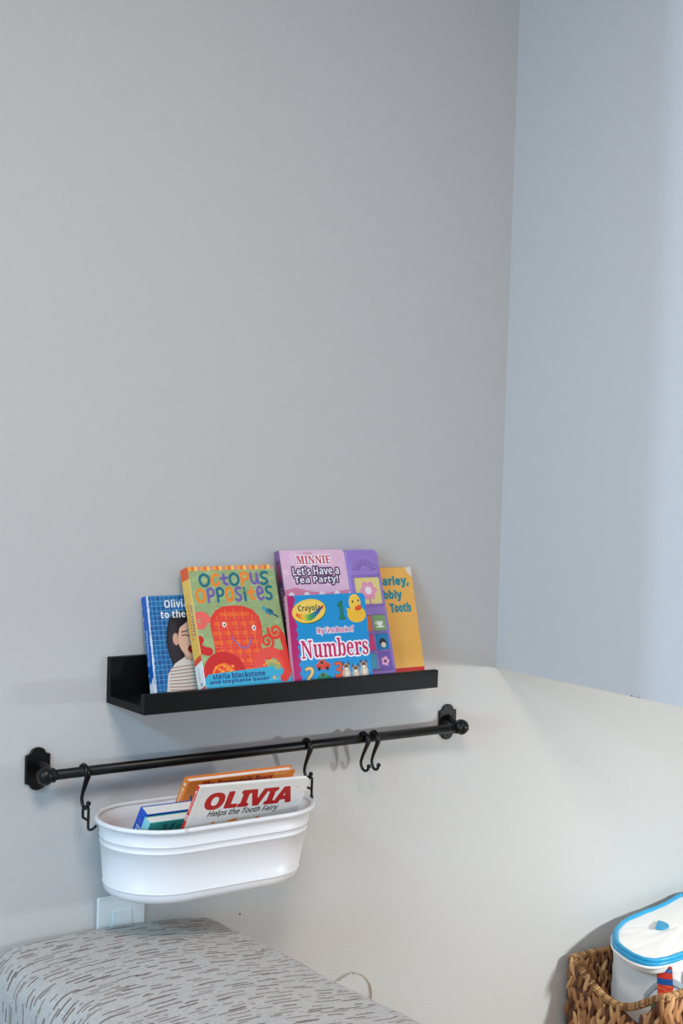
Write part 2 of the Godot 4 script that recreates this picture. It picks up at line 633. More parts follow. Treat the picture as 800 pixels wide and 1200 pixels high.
func build_sofa():
	var m = tex_mat(weave_image(), 0.9)
	m.rim_enabled = true
	m.rim = 0.2
	var t = thing("sofa", "rounded light grey sofa arm with brown dashed weave, against the wall", "sofa", Vector3(0, FLOOR_Y, 0))
	# outline of the arm in xy: left side up, crowned top, right side down
	var p := []
	var xl := -0.197
	var xr := 0.205
	p.append(Vector2(xl, 0.16))
	p.append(Vector2(xl, 0.40))
	p.append(Vector2(xl - 0.001, 0.57))
	for i in 9:
		var a = deg_to_rad(180 - 78.0 * i / 8)
		p.append(Vector2(xl + 0.046, 0.616) + Vector2(cos(a) * 0.046, sin(a) * 0.046))
	for i in range(1, 8):
		var f = i / 8.0
		p.append(Vector2(lerpf(xl + 0.037, xr - 0.05, f), 0.662 + 0.011 * sin(PI * f) - 0.010 * f))
	for i in 9:
		var a = deg_to_rad(95 - 95.0 * i / 8)
		p.append(Vector2(xr - 0.052, 0.602) + Vector2(cos(a) * 0.052, sin(a) * 0.052))
	p.append(Vector2(xr, 0.40))
	p.append(Vector2(xr, 0.16))
	for i in p.size():
		p[i].y -= FLOOR_Y
	var st = begin(true)
	var zs := []
	# rounded back end against the wall, straight run, rounded near end
	for i in 7:
		var a = PI * 0.5 * i / 6
		zs.append([0.006 + 0.034 * (1.0 - sin(a)), 0.034 * (1.0 - cos(a))])
	zs.reverse()
	var run := [] 
	for i in 7:
		var a = PI * 0.5 * i / 6
		run.append([0.006 + 0.034 * (1.0 - cos(a)), 0.034 * (1.0 - sin(a))])
	for i in range(1, 20):
		run.append([0.04 + 0.9 * i / 20.0, 0.0])
	for i in 7:
		var a = PI * 0.5 * i / 6
		run.append([0.94 + 0.034 * sin(a), 0.034 * (1.0 - cos(a))])
	var len := [0.0]
	for i in range(1, p.size()):
		len.append(len[i - 1] + p[i].distance_to(p[i - 1]))
	var cen = Vector2(0.0, 0.35)
	var grid := []
	for rr in run:
		var row := []
		for i in p.size():
			var a = p[maxi(i - 1, 0)]
			var b = p[mini(i + 1, p.size() - 1)]
			var nn = Vector2(-(b - a).y, (b - a).x).normalized()
			var q = p[i] - nn * rr[1]
			# slow hand-made unevenness of the padding
			var z = rr[0]
			var wob = 0.0012 * sin(z * 23.0 + i * 0.7) + 0.0008 * sin(z * 51.0 - i * 1.1)
			q += nn * wob
			row.append(Vector3(q.x + 0.03 * z, q.y, z))
		grid.append(row)
	for j in grid.size() - 1:
		for i in p.size() - 1:
			var mid = grid[j][i] - Vector3(cen.x, cen.y, grid[j][i].z)
			quad(st, grid[j][i], grid[j][i + 1], grid[j + 1][i + 1], grid[j + 1][i], mid,
				Vector2(len[i], grid[j][i].z) / 0.55, Vector2(len[i + 1], grid[j][i + 1].z) / 0.55, Vector2(len[i + 1], grid[j + 1][i + 1].z) / 0.55, Vector2(len[i], grid[j + 1][i].z) / 0.55)
	for e in 2:
		var row = grid[0] if e == 0 else grid[grid.size() - 1]
		var c = Vector3(0, 0.25, row[0].z)
		for i in p.size() - 1:
			tri(st, c, row[i], row[i + 1], Vector3(0, 0, -1 if e == 0 else 1), Vector2(c.x, c.y) / 0.55, Vector2(row[i].x, row[i].y) / 0.55, Vector2(row[i + 1].x, row[i + 1].y) / 0.55)
	part("arm", finish(st), m, t)
	part("seat_base", box_mesh(-0.88, xl, 0.06, 0.33, 0.02, 0.92, 0.03), m, t)
	for q in [Vector2(-0.82, 0.08), Vector2(-0.82, 0.86), Vector2(0.15, 0.08), Vector2(0.15, 0.86)]:
		part("foot", lathe([Vector2(0, 0), Vector2(0.018, 0), Vector2(0.024, 0.062), Vector2(0, 0.062)], Vector3(q.x, 0, q.y), Vector3.UP, 16), M.floor, t)

# ------------------------------------------------------------------ pail
func stadium(cl, cr, zc, r, n := 14):
	var p := []
	for i in n + 1:
		var a = PI * 0.5 + PI * i / n
		p.append(Vector2(cl + cos(a) * r, zc + sin(a) * r))
	for i in n + 1:
		var a = -PI * 0.5 + PI * i / n
		p.append(Vector2(cr + cos(a) * r, zc + sin(a) * r))
	return p

func build_pail():
	var yb := 0.733
	var yt := 0.842
	var t = thing("oval_pail", "white enamel oval pail holding books, hung from the black rail", "pail", Vector3(0.12, yb, 0.095))
	var org = Vector3(0.12, yb, 0.095)
	# levels: height fraction, extra radius
	var lv := []
	lv.append([0.0, -0.010])
	lv.append([0.012, -0.0065])
	lv.append([0.035, -0.0030])
	lv.append([0.075, -0.0006])
	lv.append([0.125, 0.0])
	for c in [0.155, 0.70, 0.79]:
		lv.append([c - 0.016, 0.0]); lv.append([c - 0.008, 0.0010]); lv.append([c, 0.0014]); lv.append([c + 0.008, 0.0010]); lv.append([c + 0.016, 0.0])
	lv.append([0.90, 0.0])
	lv.append([0.965, 0.0004])
	lv.append([0.985, 0.0020])
	var st = begin(true)
	var rows := []
	for l in lv:
		var f = l[0]
		var r = lerpf(0.081, 0.0865, f) + l[1]
		var o := []
		for q in stadium(lerpf(0.045, 0.040, f), lerpf(0.193, 0.211, f), 0.095, r):
			o.append(Vector3(q.x, yb + f * (yt - yb), q.y) - org)
		rows.append(o)
	for l in [[0.985, -0.0002], [0.80, -0.0014], [0.4, -0.0014], [0.06, -0.002], [0.045, -0.006]]:
		var f = l[0]
		var r = lerpf(0.081, 0.0865, f) + l[1]
		var o := []
		for q in stadium(lerpf(0.045, 0.040, f), lerpf(0.193, 0.211, f), 0.095, r):
			o.append(Vector3(q.x, yb + f * (yt - yb), q.y) - org)
		rows.append(o)
	for k in rows.size() - 1:
		for i in rows[k].size():
			var j = (i + 1) % rows[k].size()
			var out = rows[k][i] + rows[k][j]
			out.y = 0
			if k >= lv.size():
				out = -out
			if k == lv.size() - 1:
				out = Vector3.UP
			quad(st, rows[k][i], rows[k][j], rows[k + 1][j], rows[k + 1][i], out)
	for e in [0, rows.size() - 1]:
		var c = Vector3(0, rows[e][0].y, 0)
		for i in rows[e].size():
			tri(st, c, rows[e][i], rows[e][(i + 1) % rows[e].size()], Vector3.DOWN if e == 0 else Vector3.UP)
	part("body", finish(st), M.enamel, t)
	var rim := []
	for q in stadium(0.040, 0.211, 0.095, 0.0888, 20):
		rim.append(Vector3(q.x, yt, q.y) - org)
	rim.append(rim[0])
	rim.append(rim[1])
	part("rolled_rim", tube(rim, [0.0036], Vector3.UP, [], 12), M.enamel, t)
	# wire links from the hooks to the rim: a flat loop above, a hook under the rim below
	for s in [[-0.053, -1.0], [0.3445, 1.0]]:
		var hk = Vector3(s[0], RAIL_Y - 0.0525, RAIL_Z + 0.006) - org
		var w = [Vector3(0.0, 0.002, -0.004), Vector3(0.0, 0.0025, 0.0105), Vector3(0, -0.001, 0.0125), Vector3(0, -0.023, 0.0125), Vector3(0, -0.0285, 0.015), Vector3(0.004 * -s[1], -0.0275, 0.019), Vector3(0.008 * -s[1], -0.022, 0.0225)]
		var w2 = [Vector3(0.0, 0.002, -0.004), Vector3(0, -0.001, -0.0055), Vector3(0, -0.0135, -0.0055), Vector3(0, -0.0155, -0.003), Vector3(0, -0.0155, 0.0125)]
		var a := []
		var b := []
		for v in w: a.append(hk + v)
		for v in w2: b.append(hk + v)
		var lk = part("wire_link", tube(smooth_path(a, 4), [0.0021], Vector3.ZERO, [], 8), M.iron, t, Vector3.ZERO, "black wire link")
		part("wire_loop", tube(smooth_path(b, 4), [0.0021], Vector3.ZERO, [], 8), M.iron, lk)

# ------------------------------------------------------------------ books
# at: lower left corner of the front cover; lean: degrees, top towards the wall when positive
func book(called, label, group, at, lean, w, h, t, front, spine, back, board := true, yaw := 0.0, roll := 0.0):
	var b = thing(called, label, "book", at, group)
	b.basis = Basis(Vector3.UP, deg_to_rad(yaw)) * Basis(Vector3.RIGHT, deg_to_rad(-lean)) * Basis(Vector3.BACK, deg_to_rad(roll))
	var tc := 0.0016
	var over := 0.0 if board else 0.003
	var cr = 0.009 if board else 0.001
	var o = rounded(w, h, [cr, cr, 0.0, 0.0])
	part("front_cover", extrude(o, -tc, 0.0, 0.0004), front, b)
	part("back_cover", extrude(o, -t, -t + tc, 0.0004), back, b)
	if t > 0.005:
		var sp = part("spine", extrude(rounded(t - 0.0006, h, [0.0, 0.0, 0.0, 0.0]), 0.0, 0.0012, 0.0004), spine, b)
		sp.transform = Transform3D(Basis(Vector3(0, 0, 1), Vector3(0, 1, 0), Vector3(-1, 0, 0)), Vector3(0.0006, 0, -t + 0.0003))
	var inner = rounded(w - over - 0.0024, h - over * 2.0 - 0.0012, [cr, cr, 0.0, 0.0])
	var n := 7 if (board and t > 0.01) else 1
	var z0 = -t + tc
	var step = (t - 2.0 * tc) / n
	for k in n:
		var g := 0.0002 if n > 1 else 0.0
		part("board_page" if n > 1 else "page_block", extrude(inner, z0 + k * step + g, z0 + (k + 1) * step - g, 0.0002 if n > 1 else 0.0), M.paper, b, Vector3(0.0016, over + 0.0006, 0))
	return b

func art_octopus():
	var W := 512
	var H := 648
	var img = canvas(W, H, Color(0.60, 0.68, 0.47))
	var S = Vector2(W, H)
	var r := RandomNumberGenerator.new()
	r.seed = 3
	for k in 260:      # brushed green ground
		var c = Vector2(r.randf() * W, r.randf() * H)
		var g = r.randf_range(-0.06, 0.06)
		oval(img, c, r.randf_range(14, 46), r.randf_range(6, 14), Color(0.60 + g, 0.69 + g * 0.8, 0.47 + g), r.randf_range(-0.6, 0.6), 14)
	# striped strip on top
	var bars = [Color(0.96, 0.66, 0.20), Color(0.93, 0.45, 0.22), Color(0.98, 0.80, 0.35), Color(0.86, 0.55, 0.55)]
	for k in 30:
		img.fill_rect(Rect2i(k * 18, 0, 18, 24), bars[k % 4])
	var red = Color(0.90, 0.22, 0.16)
	var dred = Color(0.80, 0.13, 0.13)
	var pink = Color(0.93, 0.40, 0.36)
	var org = Color(0.97, 0.52, 0.14)
	# arms curling at both sides
	stroke(img, spiral(Vector2(26, 300), 14, 46, -30, 350), 34, pink)
	stroke(img, arc(Vector2(60, 420), 70, 40, 100, 220), 46, dred)
	stroke(img, spiral(Vector2(455, 372), 8, 44, 20, 560), 17, red)
	stroke(img, [Vector2(488, 390), Vector2(500, 450), Vector2(505, 520), Vector2(500, 600)], 34, red)
	stroke(img, spiral(Vector2(396, 425), 8, 42, -60, 440), 15, red)
	stroke(img, arc(Vector2(380, 480), 45, 34, -20, 140), 22, red)
	# sucker dots along the curls
	for i in 9:
		oval(img, Vector2(455, 372) + Vector2(cos(i * 0.7), sin(i * 0.7)) * 26, 4, 4, org, 0.0, 10)
		oval(img, Vector2(340 + i * 9, 486 + (i % 2) * 5), 4, 3, Color(0.98, 0.66, 0.2), 0.0, 10)
	# head: dome flowing into the body
	var head := []
	for q in [Vector2(.15, .50), Vector2(.17, .43), Vector2(.23, .375), Vector2(.32, .345), Vector2(.44, .338), Vector2(.56, .347), Vector2(.66, .38), Vector2(.725, .44), Vector2(.74, .52), Vector2(.73, .60), Vector2(.69, .67), Vector2(.66, .74), Vector2(.72, .84), Vector2(.74, .93), Vector2(.05, .93), Vector2(.10, .82), Vector2(.16, .74), Vector2(.165, .64)]:
		head.append(q * S)
	poly(img, head, red)
	# woven check over the head: bands inside its width
	for k in 7:
		var y = (0.39 + k * 0.078) * H
		var half = [0.17, 0.25, 0.275, 0.275, 0.26, 0.24, 0.27][k] * W
		poly(img, [Vector2(0.445 * W - half, y), Vector2(0.445 * W + half, y + 6), Vector2(0.445 * W + half * 0.97, y + 30), Vector2(0.445 * W - half, y + 24)], org.lerp(red, 0.45))
		stroke(img, [Vector2(0.445 * W - half, y + 36), Vector2(0.445 * W + half * 0.95, y + 40)], 2.5, Color(0.94, 0.48, 0.42))
	for k in 5:
		var x = (0.24 + k * 0.10) * W
		stroke(img, [Vector2(x, (0.42 if k in [0, 4] else 0.37) * H), Vector2(x + 4, 0.84 * H)], 4, Color(0.96, 0.50, 0.26))
		stroke(img, [Vector2(x + 22, 0.44 * H), Vector2(x + 24, 0.82 * H)], 16, red.lerp(pink, 0.35))
	# lower arms
	stroke(img, arc(Vector2(120, 590), 95, 95, 180, 350, 20), 60, dred)
	stroke(img, arc(Vector2(110, 600), 60, 66, 190, 340, 20), 12, org)
	stroke(img, arc(Vector2(400, 575), 85, 90, 190, 390, 20), 56, pink.lerp(red, 0.5))
	for i in 7:
		oval(img, Vector2(75 + i * 16, 545 + (i % 3) * 12), 8, 7, Color(0.98, 0.64, 0.18), 0.0, 12)
		oval(img, Vector2(355 + i * 15, 530 + absf(i - 3) * 7), 7, 6, Color(0.98, 0.66, 0.2), 0.0, 12)
	# face
	for e in [Vector2(.31, .495), Vector2(.645, .535)]:
		oval(img, e * S, 12, 15, Color(0.97, 0.95, 0.92))
		oval(img, e * S + Vector2(1, 1), 5, 6, Color(0.08, 0.07, 0.07))
	var smile := []
	for q in [Vector2(.375, .60), Vector2(.41, .645), Vector2(.47, .695), Vector2(.53, .70), Vector2(.575, .66), Vector2(.60, .62)]:
		smile.append(q * S)
	stroke(img, smile, 8, Color(0.50, 0.42, 0.66))
	# blue bird
	oval(img, Vector2(.855, .405) * S, 26, 17, Color(0.16, 0.52, 0.62), 0.5)
	oval(img, Vector2(.80, .375) * S, 13, 12, Color(0.25, 0.62, 0.68))
	oval(img, Vector2(.875, .40) * S, 18, 9, Color(0.07, 0.33, 0.44), 0.6)
	stroke(img, [Vector2(.90, .43) * S, Vector2(.95, .45) * S], 9, Color(0.07, 0.30, 0.42))
	stroke(img, [Vector2(.84, .43) * S, Vector2(.845, .455) * S], 4, org)
	# author strip
	var band := []
	for q in [Vector2(0, .93), Vector2(.05, .895), Vector2(.3, .885), Vector2(.8, .865), Vector2(.83, .90), Vector2(1, .88), Vector2(1, 1), Vector2(0, 1)]:
		band.append(q * S)
	poly(img, band, Color(0.20, 0.66, 0.80))
	stroke(img, [Vector2(.0, .985) * S, Vector2(.9, .975) * S], 8, Color(0.30, 0.74, 0.86))
	stroke(img, arc(Vector2(455, 560), 40, 70, -60, 80, 14), 44, red)
	oval(img, Vector2(.79, .96) * S, 9, 9, Color(0.98, 0.66, 0.2))
	write(img, "stella blackstone", "Droid Sans", true, R(.09, .893, .60, .045), Color(0.05, 0.12, 0.42))
	write(img, "and stephanie bauer", "Droid Sans", true, R(.05, .943, .68, .045), Color(0.05, 0.12, 0.42))
	# hand painted title
	var teal = Color(0.02, 0.42, 0.50)
	var ora = Color(0.95, 0.52, 0.12)
	var vio = Color(0.46, 0.36, 0.66)
	var x0 = .11
	var a1 = [["o", teal, 1.25], ["c", ora, .95], ["t", vio, .9], ["o", teal, 1.2], ["p", ora, 1.05], ["u", vio, 1.0], ["s", teal, 1.1]]
	for g in a1:
		glyph(img, g[0], Vector2(x0, .062), Vector2(.088 * g[2], .105), g[1], 15)
		x0 += .088 * g[2] + .024
	x0 = .05
	var a2 = [["o", ora, 1.15], ["p", vio, .95], ["p", teal, .95], ["o", ora, .95], ["s", vio, .85], ["i", teal, .3], ["t", ora, .9], ["e", vio, .9], ["s", teal, .95]]
	for g in a2:
		glyph(img, g[0], Vector2(x0, .185), Vector2(.083 * g[2], .115), g[1], 15)
		x0 += .083 * g[2] + .028
	return run_down(img, 0.955)

# painted letters made of brush strokes inside a box (fractions of the print)
func run_down(img, f):
	var W = img.get_width()
	var H = img.get_height()
	var low = img.get_pixel(W / 2, H - 2)
	img.resize(W, int(H * f), Image.INTERPOLATE_BILINEAR)
	var o = canvas(W, H, low)
	o.blit_rect(img, Rect2i(0, 0, W, int(H * f)), Vector2i.ZERO)
	return o

func glyph(img, ch, at, size, col, w):
	var G = {
		"o": [[[.5, .05], [.12, .25], [.03, .6], [.25, .95], [.65, .95], [.95, .65], [.9, .25], [.5, .05]]],
		"c": [[[.95, .2], [.6, .1], [.2, .3], [.05, .6], [.3, .92], [.7, .95], [.98, .75]]],
		"t": [[[.5, .1], [.45, .5], [.5, .85], [.95, .9]], [[.0, .45], [.95, .38]]],
		"p": [[[.1, .1], [.12, .6], [.08, 1.0]], [[.1, .2], [.5, .03], [.95, .2], [.85, .5], [.4, .6], [.12, .5]]],
		"u": [[[.08, .1], [.08, .6], [.35, .92], [.75, .75], [.9, .1]], [[.9, .1], [.92, .6], [.98, .92]]],
		"s": [[[.95, .08], [.5, .04], [.15, .22], [.3, .45], [.75, .6], [.8, .85], [.4, 1.0], [.05, .9]]],
		"i": [[[.5, .4], [.45, .7], [.5, 1.0]], [[.5, .12], [.55, .14]]],
		"e": [[[.1, .55], [.9, .45], [.8, .15], [.4, .05], [.1, .4], [.15, .8], [.5, .98], [.95, .85]]],
	}
	var S = Vector2(img.get_width(), img.get_height())
	for s in G[ch]:
		var pts := []
		for q in s:
			pts.append(Vector3((at.x + q[0] * size.x) * S.x, (at.y + q[1] * size.y) * S.y, 0))
		var sm := []
		for v in smooth_path(pts, 5):
			sm.append(Vector2(v.x, v.y))
		stroke(img, sm, w, col)

func art_octopus_spine():
	var img = canvas(96, 648, Color(0.95, 0.76, 0.36))
	img.fill_rect(Rect2i(0, 0, 96, 62), Color(0.90, 0.36, 0.16))
	poly(img, [Vector2(0, 470), Vector2(96, 448), Vector2(96, 480), Vector2(0, 500)], Color(0.90, 0.30, 0.14))
	poly(img, [Vector2(0, 500), Vector2(96, 480), Vector2(96, 605), Vector2(0, 622)], Color(0.93, 0.92, 0.90))
	poly(img, [Vector2(0, 622), Vector2(96, 605), Vector2(96, 648), Vector2(0, 648)], Color(0.90, 0.32, 0.16))
	write(img, "OCTOPUS", "Droid Sans", true, Rect2(0.56, 0.30, 0.26, 0.24), Color(0.30, 0.42, 0.55), 0.0, Color.WHITE, 0.0, true)
	write(img, "OPPOSITES", "Droid Sans", true, Rect2(0.22, 0.28, 0.26, 0.29), Color(0.86, 0.46, 0.16), 0.0, Color.WHITE, 0.0, true)
	write(img, "BLACKSTONE", "Droid Sans", false, Rect2(0.34, 0.79, 0.14, 0.10), Color(0.25, 0.25, 0.28), 0.0, Color.WHITE, 0.0, true)
	oval(img, Vector2(52, 594), 9, 9, Color(0.35, 0.38, 0.40))
	return img

func art_numbers():
	var W := 512
	var H := 490
	var S = Vector2(W, H)
	var img = canvas(W, H, Color(0.03, 0.58, 0.83))
	var mag = Color(0.72, 0.07, 0.42)
	img.fill_rect(Rect2i(0, 0, 26, H), mag)
	for k in 11:
		oval(img, Vector2(26, 24 + k * 45), 24, 24, mag)
	# oval emblem
	oval(img, Vector2(.262, .178) * S, 112, 64, Color(0.10, 0.40, 0.24), -0.12)
	oval(img, Vector2(.258, .172) * S, 110, 62, Color(0.97, 0.80, 0.28), -0.12)
	oval(img, Vector2(.258, .172) * S, 100, 53, Color(0.98, 0.83, 0.38), -0.12)
	var cols = [Color(0.90, 0.30, 0.14), Color(0.95, 0.55, 0.15), Color(0.95, 0.80, 0.25), Color(0.55, 0.72, 0.30), Color(0.15, 0.60, 0.35), Color(0.10, 0.50, 0.60), Color(0.15, 0.35, 0.65), Color(0.25, 0.25, 0.55)]
	for k in 40:
		var f = (k + 0.5) / 40.0
		var x = lerpf(.095, .425, f) * W
		var yt = (0.192 + 0.045 * sin(PI * f) - 0.062 * f) * H
		var th = 4.0 + 30.0 * pow(sin(PI * (0.08 + 0.9 * f)), 0.8)
		var wd = 0.33 * W / 40.0
		var ci = f * 6.99
		var c = cols[int(ci)].lerp(cols[int(ci) + 1], ci - floor(ci))
		poly(img, [Vector2(x - wd, yt), Vector2(x + wd, yt - 1), Vector2(x + wd, yt + th), Vector2(x - wd, yt + th)], c)
	oval(img, Vector2(.43, .135) * S, 7, 10, Color(0.75, 0.12, 0.14), 0.3)
	write(img, "Crayola", "Droid Sans", true, R(.125, .105, .28, .085), Color(0.06, 0.25, 0.16), 0.0)
	write(img, "1", "Droid Serif", true, R(.635, .085, .07, .19), Color(0.08, 0.55, 0.30), 4.0, Color(0.05, 0.30, 0.30))
	# yellow duck
	var yel = Color(0.97, 0.76, 0.20)
	oval(img, Vector2(.865, .235) * S, 62, 44, yel)
	poly(img, [Vector2(.74, .16) * S, Vector2(.80, .17) * S, Vector2(.86, .22) * S, Vector2(.80, .29) * S, Vector2(.755, .23) * S], yel)
	oval(img, Vector2(.855, .105) * S, 40, 46, Color(0.98, 0.80, 0.28))
	oval(img, Vector2(.895, .165) * S, 24, 14, Color(0.88, 0.27, 0.10), -0.2)
	oval(img, Vector2(.90, .15) * S, 18, 9, Color(0.94, 0.38, 0.14), -0.2)
	oval(img, Vector2(.83, .095) * S, 5, 7, Color(0.12, 0.10, 0.08))
	oval(img, Vector2(.905, .085) * S, 5, 7, Color(0.12, 0.10, 0.08))
	write(img, "My First Book of", "Droid Sans", true, R(.335, .355, .47, .085), Color(0.74, 0.08, 0.42), 4.0, Color(0.97, 0.95, 0.97))
	write(img, "Numbers", "Droid Serif", true, R(.12, .475, .855, .20), Color(0.80, 0.05, 0.36), 9.0, Color(0.97, 0.96, 0.97))
	write(img, "2", "Droid Sans", true, R(.14, .765, .115, .165), Color(0.95, 0.78, 0.45), 3.0, Color(0.45, 0.36, 0.20))
	write(img, "3", "Droid Sans", true, R(.515, .735, .105, .165), Color(0.92, 0.36, 0.16), 3.0, Color(0.50, 0.18, 0.12))
	for c in [[Vector2(.375, .765), Color(0.85, 0.22, 0.12)], [Vector2(.375, .90), Color(0.05, 0.50, 0.32)]]:
		oval(img, c[0] * S, 48, 19, c[1])
		oval(img, (c[0] + Vector2(-.01, -.035)) * S, 28, 15, c[1].lerp(Color.WHITE, 0.15))
		oval(img, (c[0] + Vector2(-.015, -.035)) * S, 12, 8, Color(0.30, 0.25, 0.25))
		for w in [-.055, .05]:
			oval(img, (c[0] + Vector2(w, .03)) * S, 10, 10, Color(0.10, 0.08, 0.08))
	# three kittens
	for k in 3:
		var c = Vector2([.665, .785, .895][k], [.80, .83, .79][k]) * S
		var tan = Color(0.80, 0.66, 0.50)
		oval(img, c + Vector2(0, 42), 27, 44, Color(0.84, 0.74, 0.62))
		oval(img, c + Vector2(3, 50), 12, 36, Color(0.93, 0.90, 0.84))
		for s in [-1, 1]:
			poly(img, [c + Vector2(s * 22, -34), c + Vector2(s * 4, -14), c + Vector2(s * 22, 0)], Color(0.28, 0.20, 0.17))
		oval(img, c, 22, 20, tan)
		oval(img, c + Vector2(0, -8), 13, 8, Color(0.40, 0.30, 0.24))
		oval(img, c + Vector2(0, 9), 11, 8, Color(0.94, 0.91, 0.86))
		for s in [-1, 1]:
			oval(img, c + Vector2(s * 9, -1), 4, 4, Color(0.12, 0.12, 0.14))
	return img

func art_bath():
	var W := 480
	var H := 480
	var S = Vector2(W, H)
	var img = canvas(W, H, Color(0.10, 0.36, 0.62))
	var r := RandomNumberGenerator.new()
	r.seed = 5
	for j in 20:
		for i in 20:
			var g = r.randf_range(-0.05, 0.06)
			img.fill_rect(Rect2i(i * 24 + 2, j * 24 + 2, 24, 24), Color(0.06 + g * .4, 0.36 + g, 0.62 + g))
	for k in 20:
		stroke(img, [Vector2(k * 24 + 2, 0), Vector2(k * 24 + 5, H)], 3, Color(0.36, 0.66, 0.82))
		stroke(img, [Vector2(0, k * 24 + 4), Vector2(W, k * 24 + 1)], 3, Color(0.36, 0.66, 0.82))
	# child in a striped shirt with long dark hair
	var hair = Color(0.13, 0.12, 0.15)
	var hp := []
	for q in [Vector2(.24, .24), Vector2(.20, .34), Vector2(.18, .48), Vector2(.20, .62), Vector2(.24, .74), Vector2(.42, .70), Vector2(.60, .70), Vector2(.76, .66), Vector2(.78, .40), Vector2(.70, .24), Vector2(.54, .16), Vector2(.36, .17)]:
		hp.append(q * S)
	poly(img, hp, hair)
	for k in 9:
		stroke(img, [Vector2(.25 + k * .012, .28) * S, Vector2(.21 + k * .012, .48) * S, Vector2(.24 + k * .014, .68) * S], 2.5, Color(0.24, 0.23, 0.30))
	var shirt := []
	for q in [Vector2(.40, .63), Vector2(.26, .70), Vector2(.17, .80), Vector2(.13, 1.0), Vector2(.85, 1.0), Vector2(.80, .76), Vector2(.66, .66)]:
		shirt.append(q * S)
	var skin = Color(0.93, 0.75, 0.65)
	poly(img, shirt, Color(0.90, 0.88, 0.85))
	for k in 9:
		stroke(img, [Vector2(.20 - k * .004, .75 + k * .031) * S, Vector2(.34, .735 + k * .035) * S, Vector2(.55, .725 + k * .036) * S, Vector2(.80, .75 + k * .031) * S], 4, Color(0.70, 0.46, 0.32))
	poly(img, [Vector2(.38, .56) * S, Vector2(.58, .58) * S, Vector2(.60, .66) * S, Vector2(.49, .70) * S, Vector2(.38, .665) * S], skin.darkened(0.12))
	oval(img, Vector2(.475, .43) * S, 78, 108, skin)
	oval(img, Vector2(.295, .455) * S, 18, 30, skin.darkened(0.08))
	poly(img, [Vector2(.31, .24) * S, Vector2(.40, .215) * S, Vector2(.58, .22) * S, Vector2(.60, .30) * S, Vector2(.46, .27) * S, Vector2(.35, .34) * S, Vector2(.315, .44) * S], hair)
	stroke(img, [Vector2(.37, .42) * S, Vector2(.41, .415) * S, Vector2(.45, .43) * S], 5, Color(0.25, 0.16, 0.14))
	stroke(img, [Vector2(.52, .43) * S, Vector2(.57, .42) * S], 5, Color(0.25, 0.16, 0.14))
	stroke(img, [Vector2(.37, .385) * S, Vector2(.44, .375) * S], 6, Color(0.40, 0.26, 0.22))
	oval(img, Vector2(.485, .49) * S, 16, 10, skin.darkened(0.18))
	oval(img, Vector2(.485, .565) * S, 30, 22, Color(0.50, 0.12, 0.12))
	oval(img, Vector2(.485, .58) * S, 22, 12, Color(0.78, 0.10, 0.14))
	# bleached, worn hinge along the spine
	for k in 30:
		var y = k * 16.0
		stroke(img, [Vector2(5 + r.randf_range(-2, 2), y), Vector2(5 + r.randf_range(-2, 2), y + 16)], r.randf_range(5, 13), Color(0.86, 0.88, 0.90))
	write(img, "Olivia", "Droid Sans", true, R(.20, .045, .27, .085), Color(0.95, 0.96, 0.97))
	write(img, "Goes", "Droid Sans", true, R(.51, .045, .20, .085), Color(0.95, 0.96, 0.97))
	write(img, "to the", "Droid Sans", true, R(.145, .155, .29, .08), Color(0.95, 0.96, 0.97))
	return img

func art_bath_spine():
	var img = canvas(64, 480, Color(0.05, 0.36, 0.68))
	write(img, "Olivia Goes to the", "Droid Sans", true, Rect2(0.3, 0.35, 0.36, 0.36), Color(0.70, 0.84, 0.94), 0.0, Color.WHITE, 0.0, true)
	# torn lower end
	poly(img, [Vector2(0, 440), Vector2(14, 418), Vector2(30, 428), Vector2(46, 404), Vector2(64, 398), Vector2(64, 480), Vector2(0, 480)], Color(0.90, 0.90, 0.90))
	for k in 9:
		oval(img, Vector2(1 + (k * 37 % 5), k * 55.0), 4, 8, Color(0.84, 0.88, 0.92))
	return img

func art_tea():
	var W := 384
	var H := 640
	var img = canvas(W, H, Color(0.90, 0.74, 0.84))
	var r := RandomNumberGenerator.new()
	r.seed = 8
	for k in 70:
		oval(img, Vector2(r.randf() * W, r.randf() * H), 22, 14, Color(0.89, 0.73, 0.83).lerp(Color(0.94, 0.80, 0.88), r.randf()), 0.4, 12)
	# deep pink cloth with white dots in the lower part
	poly(img, [Vector2(0, 190), Vector2(70, 180), Vector2(150, 200), Vector2(240, 212), Vector2(384, 198), Vector2(384, 640), Vector2(0, 640)], Color(0.86, 0.52, 0.64))
	for j in 7:
		for i in 5:
			oval(img, Vector2(40 + i * 88 + (j % 2) * 44, 226 + j * 66), 19, 24, Color(0.95, 0.90, 0.92))
	for c in [Vector2(28, 0)]:
		img.fill_rect(Rect2i(0, 0, 4, H), Color(0.40, 0.22, 0.42))
	write(img, "Disney", "Droid Serif", false, R(.37, .018, .13, .020), Color(0.75, 0.10, 0.25))
	write(img, "MINNIE", "Droid Serif", true, R(.25, .045, .52, .062), Color(0.78, 0.08, 0.20), 5.0, Color(0.97, 0.94, 0.96))
	write(img, "Let's Have a", "Droid Sans", true, R(.17, .130, .70, .060), Color(0.97, 0.95, 0.97), 7.0, Color(0.30, 0.14, 0.34))
	write(img, "Tea Party!", "Droid Sans", true, R(.18, .200, .66, .066), Color(0.97, 0.95, 0.97), 7.0, Color(0.30, 0.14, 0.34))
	return img

